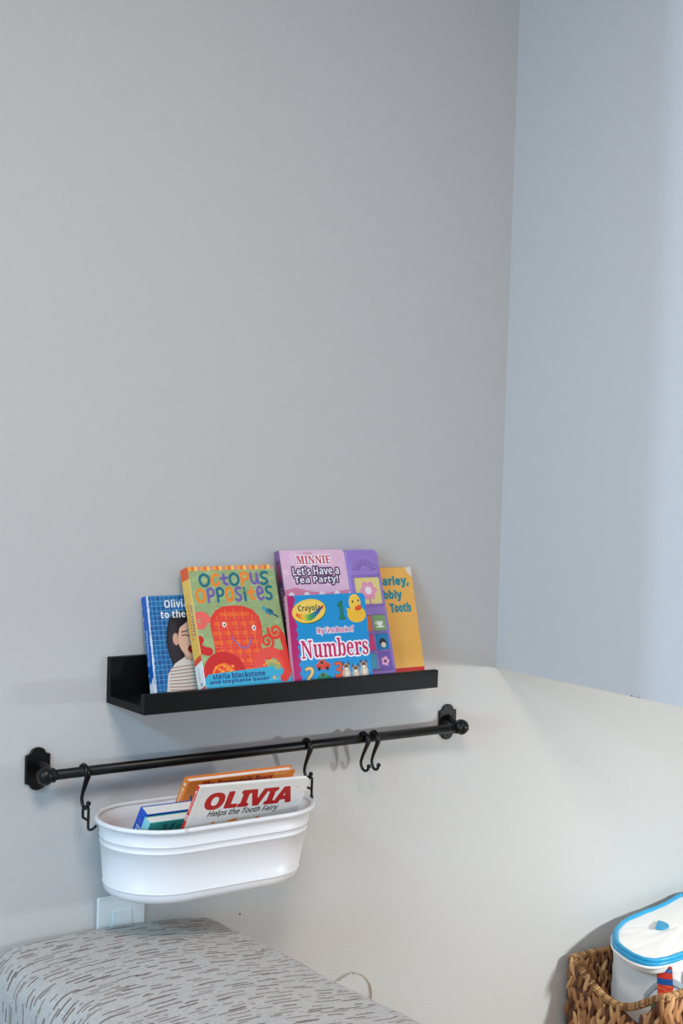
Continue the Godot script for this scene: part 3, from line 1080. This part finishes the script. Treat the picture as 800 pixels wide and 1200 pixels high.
func art_tea_spine():
	var img = canvas(64, 640, Color(0.36, 0.25, 0.42))
	img.fill_rect(Rect2i(0, 0, 64, 46), Color(0.52, 0.38, 0.58))
	write(img, "MINNIE", "Droid Serif", true, Rect2(0.2, 0.10, 0.6, 0.13), Color(0.85, 0.20, 0.30), 0.0, Color.WHITE, 0.0, true)
	write(img, "Let's Have a Tea Party!", "Droid Sans", true, Rect2(0.2, 0.28, 0.55, 0.46), Color(0.93, 0.90, 0.94), 0.0, Color.WHITE, 0.0, true)
	return img

func art_yellow():
	var W := 440
	var H := 480
	var img = canvas(W, H, Color(0.95, 0.72, 0.34))
	var r := RandomNumberGenerator.new()
	r.seed = 9
	for k in 90:
		oval(img, Vector2(r.randf() * W, r.randf() * H), 26, 10, Color(0.945, 0.71, 0.33).lerp(Color(0.965, 0.745, 0.38), r.randf()), 1.2, 12)
	var teal = Color(0.13, 0.55, 0.60)
	write(img, "Charley,", "Droid Sans", true, R(.44, .085, .50, .105), teal, 2.0, teal)
	write(img, "Wobbly", "Droid Sans", true, R(.40, .215, .43, .10), teal, 2.0, teal)
	write(img, "Tooth", "Droid Sans", true, R(.655, .335, .27, .082), teal, 2.0, teal)
	img.fill_rect(Rect2i(0, 447, W, 33), Color(0.78, 0.10, 0.10))
	write(img, "Cousins", "Droid Sans", true, R(.70, .962, .16, .03), Color(0.95, 0.72, 0.30))
	# torn white corner
	poly(img, [Vector2(W - 36, 0), Vector2(W, 0), Vector2(W, 46), Vector2(W - 10, 40), Vector2(W - 30, 22)], Color(0.90, 0.86, 0.80))
	return img

func art_tooth():
	var W := 640
	var H := 650
	var img = canvas(W, H, Color(0.91, 0.91, 0.90))
	img.fill_rect(Rect2i(24, 0, 3, H), Color(0.84, 0.84, 0.83))
	write(img, "OLIVIA", "Droid Sans", true, R(.105, .085, .775, .165), Color(0.72, 0.05, 0.07), 6.0, Color(0.72, 0.05, 0.07))
	write(img, "Helps the Tooth Fairy", "Droid Sans", false, R(.165, .27, .62, .075), Color(0.16, 0.15, 0.15), 1.2, Color(0.16, 0.15, 0.15), 0.02)
	write(img, "TM", "Droid Sans", false, R(.895, .085, .022, .012), Color(0.6, 0.3, 0.2))
	poly(img, [Vector2(232, 258), Vector2(262, 246), Vector2(285, 240), Vector2(278, 256), Vector2(300, 268), Vector2(290, 320), Vector2(230, 320)], Color(0.93, 0.60, 0.28))
	oval(img, Vector2(150, 262), 12, 7, Color(0.93, 0.62, 0.30))
	oval(img, Vector2(400, 256), 12, 7, Color(0.85, 0.42, 0.20))
	return img

func art_tooth_spine():
	var img = canvas(48, 650, Color(0.84, 0.17, 0.10))
	write(img, "OLIVIA Helps", "Droid Sans", true, Rect2(0.25, 0.07, 0.5, 0.20), Color(0.93, 0.88, 0.86), 0.0, Color.WHITE, 0.0, true)
	for k in 3:
		stroke(img, [Vector2(0, 205 + k * 14), Vector2(48, 198 + k * 14)], 6, Color(0.93, 0.90, 0.88))
	oval(img, Vector2(26, 40), 10, 10, Color(0.92, 0.90, 0.88))
	return img

func art_orange():
	var W := 640
	var H := 580
	var img = canvas(W, H, Color(0.90, 0.50, 0.15))
	var red = Color(0.62, 0.07, 0.06)
	write(img, "The Berenstain Bears", "Droid Serif", true, R(.13, .022, .66, .095), red, 2.0, red, 0.02)
	write(img, "VISIT THE DENTIST", "Droid Sans", true, R(.06, .21, .86, .11), Color(0.10, 0.34, 0.52), 2.0, Color(0.10, 0.34, 0.52))
	img.fill_rect(Rect2i(0, 205, W, 375), Color(0.87, 0.47, 0.13))
	write(img, "Stan", "Droid Sans", true, R(.80, .02, .12, .022), Color(0.96, 0.86, 0.55))
	return img

func art_orange_spine():
	var img = canvas(64, 580, Color(0.88, 0.49, 0.16))
	write(img, "Berenstain", "Droid Sans", true, Rect2(0.3, 0.13, 0.4, 0.25), Color(0.97, 0.86, 0.70), 0.0, Color.WHITE, 0.0, true)
	oval(img, Vector2(32, 44), 11, 12, Color(0.90, 0.86, 0.80))
	return img

func art_teal():
	var img = canvas(384, 400, Color(0.20, 0.62, 0.60))
	write(img, "Moo", "Droid Serif", true, R(.18, .04, .50, .16), Color(0.10, 0.40, 0.42), 0.0, Color.WHITE, 0.06)
	return img

func art_blue_spine():
	var img = canvas(64, 400, Color(0.07, 0.33, 0.74))
	stroke(img, spiral(Vector2(30, 60), 4, 15, 0, 420), 5, Color(0.48, 0.34, 0.76))
	write(img, "Baa", "Droid Sans", true, Rect2(0.25, 0.21, 0.55, 0.12), Color(0.80, 0.88, 0.97), 0.0, Color.WHITE, 0.0, true)
	return img

func build_shelf_books():
	var g := "children's books on the black ledge"
	var sy := 1.0117
	book("board_book", "blue tiled board book with a crying child in striped shirt", g, Vector3(0.055, sy + 0.015 * sin(0.251), 0.0525), 14.4, 0.150, 0.1495, 0.015, tex_mat(art_bath()), tex_mat(art_bath_spine()), mat(Color(0.10, 0.36, 0.62), 0.5))
	book("board_book", "green board book with a red octopus and painted title", g, Vector3(0.1152, sy + 0.024 * sin(0.3526), 0.1022), 20.2, 0.1565, 0.197, 0.024, tex_mat(art_octopus()), tex_mat(art_octopus_spine()), mat(Color(0.60, 0.68, 0.47), 0.5))
	var pk = tex_mat(art_tea())
	var tea = book("sound_book", "pink board book with purple sound panel along its edge", g, Vector3(0.2929, sy + 0.012 * sin(0.3124), 0.083), 17.9, 0.131, 0.2205, 0.012, pk, tex_mat(art_tea_spine()), mat(Color(0.85, 0.62, 0.74), 0.5))
	sound_panel(tea)
	book("board_book", "small turquoise board book about numbers with a yellow duck", g, Vector3(0.2733, sy + 0.008 * sin(0.2164), 0.1045), 12.4, 0.1535, 0.1485, 0.008, tex_mat(art_numbers()), mat(Color(0.80, 0.58, 0.64), 0.5), mat(Color(0.03, 0.58, 0.83), 0.5))
	book("picture_book", "thin orange-yellow paperback with red foot strip and torn corner", g, Vector3(0.4094, sy + 0.003 * sin(0.2705), 0.057), 15.5, 0.165, 0.1855, 0.004, tex_mat(art_yellow()), mat(Color(0.9, 0.7, 0.3), 0.5), mat(Color(0.95, 0.72, 0.34), 0.5), false)

func sound_panel(tea):
	var pur = mat(Color(0.60, 0.49, 0.79), 0.42)
	var pur2 = mat(Color(0.30, 0.21, 0.46), 0.5)
	var w := 0.0675
	var h := 0.2185
	var o = Vector3(0.1315, 0.0, 0.0)
	var pn = part("sound_panel", extrude(rounded(w, h, [0.008, 0.010, 0.004, 0.004], 6), -0.012, 0.0015, 0.0012), pur, tea, o)
	pn.set_meta("label", "purple plastic sound panel")
	# raised speaker arch with fan slots
	var a := PackedVector2Array()
	a.append(Vector2(0.004, h * 0.795))
	a.append(Vector2(w - 0.004, h * 0.795))
	for i in 17:
		var k = PI * i / 16.0
		a.append(Vector2(w * 0.5 + cos(k) * (w * 0.5 - 0.004), h * 0.845 + sin(k) * h * 0.122))
	part("speaker_cover", extrude(a, 0.0008, 0.0034, 0.0012), pur, pn)
	for i in 11:
		var k = deg_to_rad(20 + 14.0 * i)
		var d = Vector2(cos(k), sin(k))
		var c = Vector2(w * 0.5, h * 0.815)
		var p0 = c + d * 0.013
		var p1 = c + Vector2(d.x * 0.027, d.y * 0.0235)
		part("grille_slot", tube([Vector3(p0.x, p0.y, 0.0032), Vector3(p1.x, p1.y, 0.0032)], [0.0005], Vector3(0, 0, 1), [0.0006], 8), pur2, pn)
	# picture window with a raised frame
	frame(pn, pur, "window_frame", 0.115 * w, 0.935 * w, h * 0.565, h * 0.79)
	var wi = canvas(160, 150, Color(0.90, 0.83, 0.52))
	for k in 6:
		oval(wi, Vector2(80, 74) + Vector2(cos(k * TAU / 6), sin(k * TAU / 6)) * 32, 24, 20, Color(0.90, 0.60, 0.72), k * TAU / 6)
	oval(wi, Vector2(80, 74), 22, 22, Color(0.95, 0.90, 0.92))
	stroke(wi, [Vector2(80, 118), Vector2(82, 150)], 10, Color(0.80, 0.50, 0.62))
	part("picture_window", extrude(rounded(0.82 * w - 0.004, h * 0.225 - 0.004, [0.003, 0.003, 0.003, 0.003]), 0.0005, 0.0019, 0.0003), tex_mat(wi), pn, Vector3(0.115 * w + 0.002, h * 0.565 + 0.002, 0))
	var tints = [[Color(0.86, 0.44, 0.18), Color(0.50, 0.66, 0.42)], [Color(0.84, 0.24, 0.48), Color(0.08, 0.50, 0.72)], [Color(0.30, 0.60, 0.74), Color(0.46, 0.36, 0.68)]]
	for r in 3:
		for c in 2:
			var x = (0.055 if c == 0 else 0.50) * w
			var y = h * (0.365 - r * 0.145)
			var bw = 0.40 * w
			var bh = h * 0.122
			frame(pn, pur, "button_frame", x - 0.0012, x + bw + 0.0012, y - 0.0012, y + bh + 0.0012)
			var im = canvas(96, 96, tints[r][c])
			if r == 0 and c == 1:      # white teacup
				var wc = Color(0.94, 0.94, 0.92)
				poly(im, [Vector2(24, 38), Vector2(74, 38), Vector2(68, 58), Vector2(58, 68), Vector2(40, 68), Vector2(30, 58)], wc)
				oval(im, Vector2(49, 72), 32, 6, wc)
				stroke(im, arc(Vector2(24, 48), 8, 8, 60, 270), 4, wc)
				oval(im, Vector2(49, 40), 22, 4, Color(0.80, 0.84, 0.80))
			elif r == 1 and c == 1:    # black and white spots
				oval(im, Vector2(50, 56), 26, 28, Color(0.10, 0.11, 0.13))
				oval(im, Vector2(52, 68), 18, 16, Color(0.92, 0.86, 0.76))
			elif r == 2 and c == 1:    # pink blossom
				for k in 5:
					oval(im, Vector2(46, 52) + Vector2(cos(k * TAU / 5), sin(k * TAU / 5)) * 18, 13, 11, Color(0.92, 0.68, 0.80))
				oval(im, Vector2(46, 52), 9, 9, Color(0.20, 0.15, 0.22))
			part("button", extrude(rounded(bw, bh, [0.003, 0.003, 0.003, 0.003]), 0.001, 0.0028, 0.0007), tex_mat(im), pn, Vector3(x, y, 0))

func frame(parent, m, called, x0, x1, y0, y1):
	var pts := []
	for v in rounded(x1 - x0, y1 - y0, [0.0035, 0.0035, 0.0035, 0.0035], 4):
		pts.append(Vector3(x0 + v.x, y0 + v.y, 0.002))
	pts.append(pts[0])
	pts.append(pts[1])
	part(called, tube(pts, [0.0012], Vector3(0, 0, 1), [], 8), m, parent)

func build_pail_books():
	var g := "children's books standing in the white pail"
	book("picture_book", "orange hardcover picture book behind a white book in the pail", g, Vector3(0.0640, 0.7815, 0.0690), -26.5, 0.206, 0.1286, 0.0125, tex_mat(art_orange()), tex_mat(art_orange_spine()), mat(Color(0.89, 0.50, 0.15), 0.5), false, 5.0, -2.5)
	book("board_book", "small blue board book in the pail behind a teal one", g, Vector3(-0.0089, 0.7452, 0.0803), -26.0, 0.120, 0.1262, 0.020, mat(Color(0.07, 0.30, 0.68), 0.45), tex_mat(art_blue_spine()), mat(Color(0.08, 0.32, 0.70), 0.45), true, 5.0, -2.5)
	book("board_book", "small teal board book in the pail in front of a blue one", g, Vector3(-0.0127, 0.7452, 0.1010), -26.0, 0.120, 0.1176, 0.0155, tex_mat(art_teal()), mat(Color(0.55, 0.82, 0.84), 0.5), mat(Color(0.20, 0.62, 0.60), 0.5), true, 5.0, -2.5)
	book("picture_book", "white tooth fairy picture book with big red title in the pail", g, Vector3(0.0314, 0.7561, 0.1341), -23.0, 0.216, 0.1633, 0.006, tex_mat(art_tooth()), tex_mat(art_tooth_spine()), mat(Color(0.9, 0.9, 0.89), 0.5), true, 6.0, -4.5)

# ------------------------------------------------------------------ basket
const BX0 := 0.986
const BX1 := 1.385
const BZ0 := 0.022
const BZ1 := 0.256
const BTOP := 0.4305

func rim_y(z):
	var f = clampf((z - BZ0) / (BZ1 - BZ0), 0.0, 1.0)
	return BTOP - 0.051 * pow(sin(PI * f), 1.3)

func wall_y(z):
	var f = clampf((z - BZ0) / (BZ1 - BZ0), 0.0, 1.0)
	var dip = exp(-pow((f - 0.74) / 0.13, 2.0))
	return rim_y(z) - 0.004 - 0.030 * dip

func strand_mesh(l, w, d, bend):
	var st = begin(true)
	var n := 6
	var k := 7
	var g := []
	for i in n + 1:
		var f = float(i) / n
		var s = pow(maxf(sin(PI * lerpf(0.06, 0.94, f)), 0.0), 0.6)
		var row := []
		for j in k:
			var a = TAU * j / k
			row.append(Vector3(cos(a) * w * s * 0.5 + bend * sin(PI * f), (f - 0.5) * l, sin(a) * d * s * 0.5))
		g.append(row)
	for i in n:
		for j in k:
			var j2 = (j + 1) % k
			var h = g[i][j] + g[i][j2]
			h.y = 0
			quad(st, g[i][j], g[i][j2], g[i + 1][j2], g[i + 1][j], h)
	for e in [0, n]:
		var c = Vector3(0, (e / float(n) - 0.5) * l, 0)
		for j in k:
			tri(st, c, g[e][j], g[e][(j + 1) % k], Vector3(0, 1 if e == n else -1, 0))
	return finish(st)

func build_basket():
	var t = thing("woven_basket", "brown woven water hyacinth basket with dipped rim beside the wall", "basket", Vector3((BX0 + BX1) * 0.5, FLOOR_Y, (BZ0 + BZ1) * 0.5))
	var org = t.position
	var cols = [Color(0.72, 0.53, 0.35), Color(0.63, 0.44, 0.27), Color(0.53, 0.35, 0.20), Color(0.79, 0.61, 0.42), Color(0.36, 0.21, 0.12), Color(0.62, 0.42, 0.26)]
	var ms := []
	for c in cols:
		ms.append(mat(c, 0.62))
	var core = mat(Color(0.34, 0.21, 0.12), 0.8)
	var meshes = [strand_mesh(0.036, 0.0125, 0.009, 0.002), strand_mesh(0.032, 0.0110, 0.007, -0.002), strand_mesh(0.042, 0.0105, 0.009, 0.001)]
	# core panels: left side follows the dipped rim
	var st = begin()
	var n := 24
	for i in n:
		var za = lerpf(BZ0, BZ1, float(i) / n)
		var zb = lerpf(BZ0, BZ1, float(i + 1) / n)
		for x in [BX0 + 0.001, BX0 + 0.009]:
			quad(st, Vector3(x, FLOOR_Y + 0.004, za) - org, Vector3(x, FLOOR_Y + 0.004, zb) - org, Vector3(x, wall_y(zb), zb) - org, Vector3(x, wall_y(za), za) - org, Vector3(-1 if x < BX0 + 0.005 else 1, 0, 0))
		quad(st, Vector3(BX0 + 0.001, wall_y(za), za) - org, Vector3(BX0 + 0.001, wall_y(zb), zb) - org, Vector3(BX0 + 0.009, wall_y(zb), zb) - org, Vector3(BX0 + 0.009, wall_y(za), za) - org, Vector3.UP)
	part("side_core", finish(st), core, t)
	part("back_core", box_mesh(BX0, BX1, FLOOR_Y + 0.004, BTOP - 0.007, BZ0 - 0.004, BZ0 + 0.004), core, t, -org)
	part("front_core", box_mesh(BX0, BX1, FLOOR_Y + 0.004, BTOP - 0.007, BZ1 - 0.004, BZ1 + 0.004), core, t, -org)
	part("end_core", box_mesh(BX1 - 0.008, BX1, FLOOR_Y + 0.004, BTOP - 0.007, BZ0, BZ1), core, t, -org)
	part("base", box_mesh(BX0, BX1, FLOOR_Y, FLOOR_Y + 0.010, BZ0, BZ1), core, t, -org)
	# plaited strands on the left side, one by one
	var r := RandomNumberGenerator.new()
	r.seed = 4
	var cz := 0.0092
	var cy := 0.0215
	var j := 0
	var y := 0.4155
	var low = begin(true)
	while y > 0.12:
		var i := 0
		var z := BZ0 + 0.002
		while z < BZ1 + 0.003:
			var yy = y + (0.5 if i % 2 == 0 else 0.0) * cy
			if yy < wall_y(z) - 0.004:
				var tilt = 0.42 if (i + j) % 2 == 0 else -0.25
				if yy > 0.285:
					strand(t, meshes, ms, r, Vector3(BX0 - 0.002, yy, z) - org, PI * 0.5, tilt)
				else:
					low.append_from(meshes[i % 3], 0, Transform3D(Basis(Vector3.UP, PI * 0.5) * Basis(Vector3(0, 0, 1), tilt), Vector3(BX0 - 0.002, yy, z) - org))
			z += cz
			i += 1
		y -= cy
		j += 1
	var lw = part("lower_weave", low.commit(), ms[1], t)
	lw.set_meta("kind", "stuff")
	# front side where it shows, and the inside of the back
	y = 0.4155
	j = 0
	while y > 0.29:
		for i in 9:
			var yy = y + (0.5 if i % 2 == 0 else 0.0) * cy
			if yy < BTOP - 0.011:
				strand(t, meshes, ms, r, Vector3(BX0 + 0.004 + i * cz, yy, BZ1 + 0.004) - org, 0.0, (0.4 if (i + j) % 2 == 0 else -0.3))
		y -= cy
		j += 1
	y = 0.4115
	j = 0
	while y > 0.345:
		for i in 11:
			strand(t, meshes, ms, r, Vector3(BX0 + 0.012 + i * cz, y + (0.5 if i % 2 == 0 else 0.0) * cy * 0.8, BZ0 + 0.005) - org, 0.0, (0.4 if (i + j) % 2 == 0 else -0.3))
		y -= cy
		j += 1
	# rim cord with wrapping
	var rimm = mat(Color(0.60, 0.43, 0.26), 0.6)
	var rp := []
	for i in 31:
		var z = lerpf(BZ0, BZ1, i / 30.0)
		rp.append(Vector3(BX0 + 0.003, rim_y(z), z) - org)
	var loop := [rp, [Vector3(BX0 + 0.003, BTOP, BZ0) - org, Vector3(BX1, BTOP, BZ0) - org], [Vector3(BX0 + 0.003, BTOP, BZ1) - org, Vector3(BX1, BTOP, BZ1) - org], [Vector3(BX1 - 0.003, BTOP, BZ0) - org, Vector3(BX1 - 0.003, BTOP, BZ1) - org]]
	for l in loop:
		part("rim_cord", tube(l, [0.0052], Vector3.ZERO, [], 10), rimm, t)
	var wraps := []
	for k in 3:
		wraps.append(mat([Color(0.66, 0.49, 0.31), Color(0.52, 0.35, 0.20), Color(0.73, 0.57, 0.38)][k], 0.6))
	var wm = strand_mesh(0.0165, 0.0052, 0.0052, 0.0)
	for i in 52:
		var z = lerpf(BZ0 + 0.001, BZ1 - 0.001, i / 51.0)
		var d = Vector3(0, rim_y(z + 0.002) - rim_y(z - 0.002), 0.004).normalized()
		wrap_turn(t, Vector3(BX0 + 0.003, rim_y(z), z) - org, d, wraps[r.randi() % 3])
	for i in 14:
		wrap_turn(t, Vector3(BX0 + 0.006 + i * 0.0046, BTOP, BZ0) - org, Vector3.RIGHT, wraps[r.randi() % 3])
		wrap_turn(t, Vector3(BX0 + 0.006 + i * 0.0046, BTOP, BZ1) - org, Vector3.RIGHT, wraps[r.randi() % 3])

var wrap_mesh = null
func wrap_turn(t, at, d, m):
	if wrap_mesh == null:
		var pts := []
		for i in 13:
			var a = TAU * i / 12.0
			pts.append(Vector3(cos(a) * 0.0058, sin(a) * 0.0058, 0.0035 * (i / 12.0 - 0.5)))
		wrap_mesh = tube(pts, [0.0019], Vector3(0, 0, 1), [0.0026], 6)
	var o = part("rim_wrap", wrap_mesh, m, t, at)
	var up = Vector3.UP if absf(d.y) < 0.9 else Vector3.RIGHT
	o.basis = Basis.looking_at(d, up)

func strand(t, meshes, ms, r, at, turn, tilt):
	var o = part("strand", meshes[r.randi() % 3], ms[r.randi() % 6], t, at + Vector3(r.randf_range(-.001, .001), r.randf_range(-.004, .004), r.randf_range(-.001, .001)))
	o.basis = Basis(Vector3.UP, turn) * Basis(Vector3(0, 0, 1), tilt + r.randf_range(-0.2, 0.2))

# ------------------------------------------------------------------ plush bag
func bag_outline(inset_by, n := 10):
	var p := []
	var x0 = 1.038 + inset_by
	var x1 = 1.355 - inset_by
	var z0 = 0.0455 + inset_by
	var z1 = 0.2325 - inset_by
	var r = 0.066 - inset_by * 0.5
	for c in [[x0 + r, z1 - r, 90], [x0 + r, z0 + r, 180], [x1 - r, z0 + r, 270], [x1 - r, z1 - r, 0]]:
		for i in n + 1:
			var a = deg_to_rad(c[2] + 90.0 * i / n)
			p.append(Vector2(c[0] + cos(a) * r, c[1] + sin(a) * r))
	return p

func lid_y(x, z):
	return 0.4763 + ((x - 1.0468) * 0.0901 - (z - 0.0728) * 0.0254) / 0.9956

func build_bag():
	var t = thing("plush_bag", "white plush bag with blue-piped lid sitting in the woven basket", "bag", Vector3(1.196, FLOOR_Y + 0.012, 0.139))
	var org = t.position
	var white = mat(Color(0.95, 0.93, 0.915), 0.95)
	white.rim_enabled = true
	white.rim = 0.3
	var fn := FastNoiseLite.new()
	fn.seed = 5
	fn.frequency = 28.0
	fn.fractal_octaves = 3
	# body
	var st = begin(true)
	var ys := []
	for i in 30:
		ys.append(lerpf(FLOOR_Y + 0.012, 0.462, i / 29.0))
	var rows := []
	for y in ys:
		var f = (y - FLOOR_Y) / 0.38
		var ins = 0.012 * (1.0 - clampf(f * 2.0, 0.0, 1.0))
		var row := []
		var o = bag_outline(ins)
		for q in o:
			var dir = (q - Vector2(1.196, 0.139)).normalized()
			var d = fn.get_noise_3d(q.x, y, q.y) * 0.0035
			row.append(Vector3(q.x + dir.x * d, y, q.y + dir.y * d) - org)
		rows.append(row)
	for k in rows.size() - 1:
		for i in rows[k].size():
			var j = (i + 1) % rows[k].size()
			var h = rows[k][i]
			h.y = 0
			quad(st, rows[k][i], rows[k][j], rows[k + 1][j], rows[k + 1][i], h)
	for i in rows[0].size():
		var j = (i + 1) % rows[0].size()
		tri(st, Vector3(0, 0, 0), rows[0][i], rows[0][j], Vector3.DOWN)
		tri(st, Vector3(0, rows[29][0].y, 0), rows[29][i], rows[29][j], Vector3.UP)
	part("body", finish(st), white, t)
	# lid outline
	var c2 = [Vector2(1.3095, 0.0179), Vector2(1.2281, 0.0311), Vector2(1.1599, 0.0311), Vector2(1.1070, 0.0382), Vector2(1.0694, 0.0545), Vector2(1.0470, 0.0728), Vector2(1.0226, 0.0982), Vector2(1.0114, 0.1216), Vector2(1.0023, 0.1593), Vector2(1.0063, 0.1918), Vector2(1.0277, 0.2091), Vector2(1.0816, 0.2163), Vector2(1.1569, 0.2152), Vector2(1.2586, 0.2061), Vector2(1.3400, 0.1847), Vector2(1.3756, 0.1440), Vector2(1.3787, 0.0881), Vector2(1.3553, 0.0402)]
	var lp := []
	for i in c2.size():
		for k in 4:
			var f = k / 4.0
			var a = c2[(i + c2.size() - 1) % c2.size()]; var b = c2[i]; var c = c2[(i + 1) % c2.size()]; var d = c2[(i + 2) % c2.size()]
			lp.append(0.5 * ((2.0 * b) + (c - a) * f + (2.0 * a - 5.0 * b + 4.0 * c - d) * f * f + (3.0 * b - a - 3.0 * c + d) * f * f * f))
	var mid = Vector2(1.193, 0.119)
	var sl = begin(true)
	var fr = [1.0, 0.97, 0.9, 0.75, 0.55, 0.35, 0.15, 0.0]
	var ht = [-0.004, 0.001, 0.002, 0.001, 0.003, 0.002, 0.003, 0.003]
	var lr := []
	for k in fr.size():
		var row := []
		for q in lp:
			var w = mid + (q - mid) * fr[k]
			row.append(Vector3(w.x, lid_y(w.x, w.y) + ht[k] + fn.get_noise_2d(w.x * 0.8, w.y * 0.8) * 0.003 * (1.0 if k > 1 else 0.2), w.y) - org)
		lr.append(row)
	var under := []
	for q in lp:
		var w = mid + (q - mid) * 0.94
		under.append(Vector3(w.x, lid_y(w.x, w.y) - 0.022, w.y) - org)
	for i in lp.size():
		var j = (i + 1) % lp.size()
		for k in fr.size() - 1:
			quad(sl, lr[k][i], lr[k][j], lr[k + 1][j], lr[k + 1][i], Vector3.UP)
		var h = lr[0][i] - Vector3(0, lr[0][i].y, 0)
		quad(sl, under[i], under[j], lr[0][j], lr[0][i], h)
	var lid = part("lid", finish(sl), white, t)
	# blue satin piping in two rolls round the lid
	var blue = mat(Color(0.14, 0.58, 0.76), 0.36)
	var blue2 = mat(Color(0.18, 0.62, 0.80), 0.36)
	for k in 2:
		var pp := []
		for i in lp.size() + 2:
			var q = lp[i % lp.size()]
			var w = mid + (q - mid) * (0.985 if k == 0 else 0.955)
			var wv = 0.0012 * sin(i * 1.9 + k)
			pp.append(Vector3(w.x, lid_y(w.x, w.y) + (-0.002 if k == 0 else 0.0035) + wv * 0.4, w.y) - org)
		part("piping", tube(pp, [0.0050 if k == 0 else 0.0042], Vector3.UP, [], 10), blue if k == 0 else blue2, lid, Vector3.ZERO, "blue satin piping")
	var wp := []
	for i in lp.size() + 2:
		var q = lp[i % lp.size()]
		var w = mid + (q - mid) * 1.012
		wp.append(Vector3(w.x, lid_y(w.x, w.y) - 0.006, w.y) - org)
	part("white_edging", tube(wp, [0.0026], Vector3.UP, [], 8), white, lid)
	# blue half-round tab lying on the lid
	var tb := PackedVector2Array()
	for i in 13:
		var a = PI + PI * i / 12.0
		tb.append(Vector2(cos(a) * 0.022, sin(a) * 0.020))
	tb.append(Vector2(0.022, 0.004))
	tb.append(Vector2(-0.022, 0.004))
	var tab = part("tab", extrude(tb, 0.0, 0.0035, 0.001), mat(Color(0.13, 0.60, 0.78), 0.4), lid, Vector3(1.1427, lid_y(1.1427, 0.1003) + 0.0055, 0.1003) - org, "blue half-round tab")
	tab.rotation_degrees = Vector3(-86, 35, 0)
	# striped strap, grey arc and green patch on the rounded near corner
	var sd = canvas(64, 160, Color(0.82, 0.20, 0.12))
	sd.fill_rect(Rect2i(0, 0, 64, 34), Color(0.05, 0.30, 0.56))
	sd.fill_rect(Rect2i(0, 66, 64, 32), Color(0.06, 0.31, 0.58))
	for k in 12:
		oval(sd, Vector2(k * 29 % 64, 104 + k * 13 % 52), 8, 6, Color(0.88, 0.34, 0.16))
		oval(sd, Vector2(40 + k * 17 % 22, 6 + k * 7 % 26), 4, 3, Color(0.30, 0.50, 0.64))
	oval(sd, Vector2(58, 6), 9, 9, Color(0.80, 0.18, 0.12))
	part("striped_strap", corner_patch(135.0, 158.0, 0.404, 0.462, 0.0055, -4.0, org), tex_mat(sd, 0.7), t, Vector3.ZERO, "red and blue striped strap")
	part("green_patch", corner_patch(138.0, 166.0, 0.360, 0.399, 0.0055, 0.0, org), mat(Color(0.20, 0.58, 0.38), 0.7), t, Vector3.ZERO, "green patch")
	part("blue_patch", corner_patch(108.0, 118.0, 0.423, 0.456, 0.004, 0.0, org), mat(Color(0.06, 0.28, 0.58), 0.7), t, Vector3.ZERO, "blue patch")
	var sg = begin(true)
	var gp := []
	for i in 21:
		var f = i / 20.0
		var a = lerpf(180.0, 98.0, f)
		var yy = 0.388 + 0.047 * sin(PI * clampf(f * 0.95 + 0.03, 0, 1))
		gp.append([corner_at(a, yy + 0.006, 0.0045) - org, corner_at(a, yy - 0.006, 0.0045) - org])
	for i in 20:
		quad(sg, gp[i][0], gp[i + 1][0], gp[i + 1][1], gp[i][1], Vector3(-0.6, 0, 0.8))
	part("grey_arc", finish(sg), mat(Color(0.66, 0.70, 0.72), 0.9), t, Vector3.ZERO, "grey applique arc")

func corner_at(deg, y, off):
	var a = deg_to_rad(deg)
	var r = 0.066 + off
	return Vector3(1.104 + cos(a) * r, y, (0.1665 if deg <= 180.0 else 0.1115) + sin(a) * r)

func corner_patch(a0, a1, y0, y1, off, skew, org):
	var st = begin(true)
	var n := 8
	for i in n:
		for j in n:
			var P := []
			var U := []
			for q in [[i, j], [i + 1, j], [i + 1, j + 1], [i, j + 1]]:
				var u = q[0] / float(n)
				var v = q[1] / float(n)
				P.append(corner_at(lerpf(a1, a0, u) + skew * (v - 0.5) * -1.0, lerpf(y0, y1, v), off) - org)
				U.append(Vector2(u, 1.0 - v))
			quad(st, P[0], P[1], P[2], P[3], Vector3(-0.6, 0, 0.8), U[0], U[1], U[2], U[3])
	return finish(st)

# ------------------------------------------------------------------ outlet and ring
func build_outlet():
	var t = thing("wall_outlet", "white plastic wall outlet plate partly hidden below the pail", "outlet", Vector3(-0.0085, 0.588, 0))
	part("cover_plate", extrude(rounded(0.081, 0.115, [0.003, 0.003, 0.003, 0.003]), 0.0, 0.0055, 0.0022), M.plastic, t)
	part("insert", extrude(rounded(0.034, 0.068, [0.002, 0.002, 0.002, 0.002]), 0.003, 0.0075, 0.001), M.plastic, t, Vector3(0.0235, 0.0235, 0))

func build_ring():
	var t = thing("metal_ring", "thin chrome ring showing just above the sofa arm at the wall", "ring", Vector3(0.437, 0.424, 0.0))
	var pts := []
	for i in 42:
		var a = TAU * i / 40.0
		pts.append(Vector3(sin(a) * 0.046, 0.046 + cos(a) * 0.046, 0.05))
	part("hoop", tube(pts, [0.0016], Vector3(0, 0, 1), [0.0045], 12), M.chrome, t)
	part("post", tube([Vector3(0, 0.0, 0.0), Vector3(0, 0.0, 0.052)], [0.006], Vector3.ZERO, [], 14), M.chrome, t)
	part("mount", lathe([Vector2(0, 0), Vector2(0.02, 0), Vector2(0.02, 0.004), Vector2(0.008, 0.008), Vector2(0, 0.008)], Vector3.ZERO, Vector3(0, 0, 1), 20), M.chrome, t)
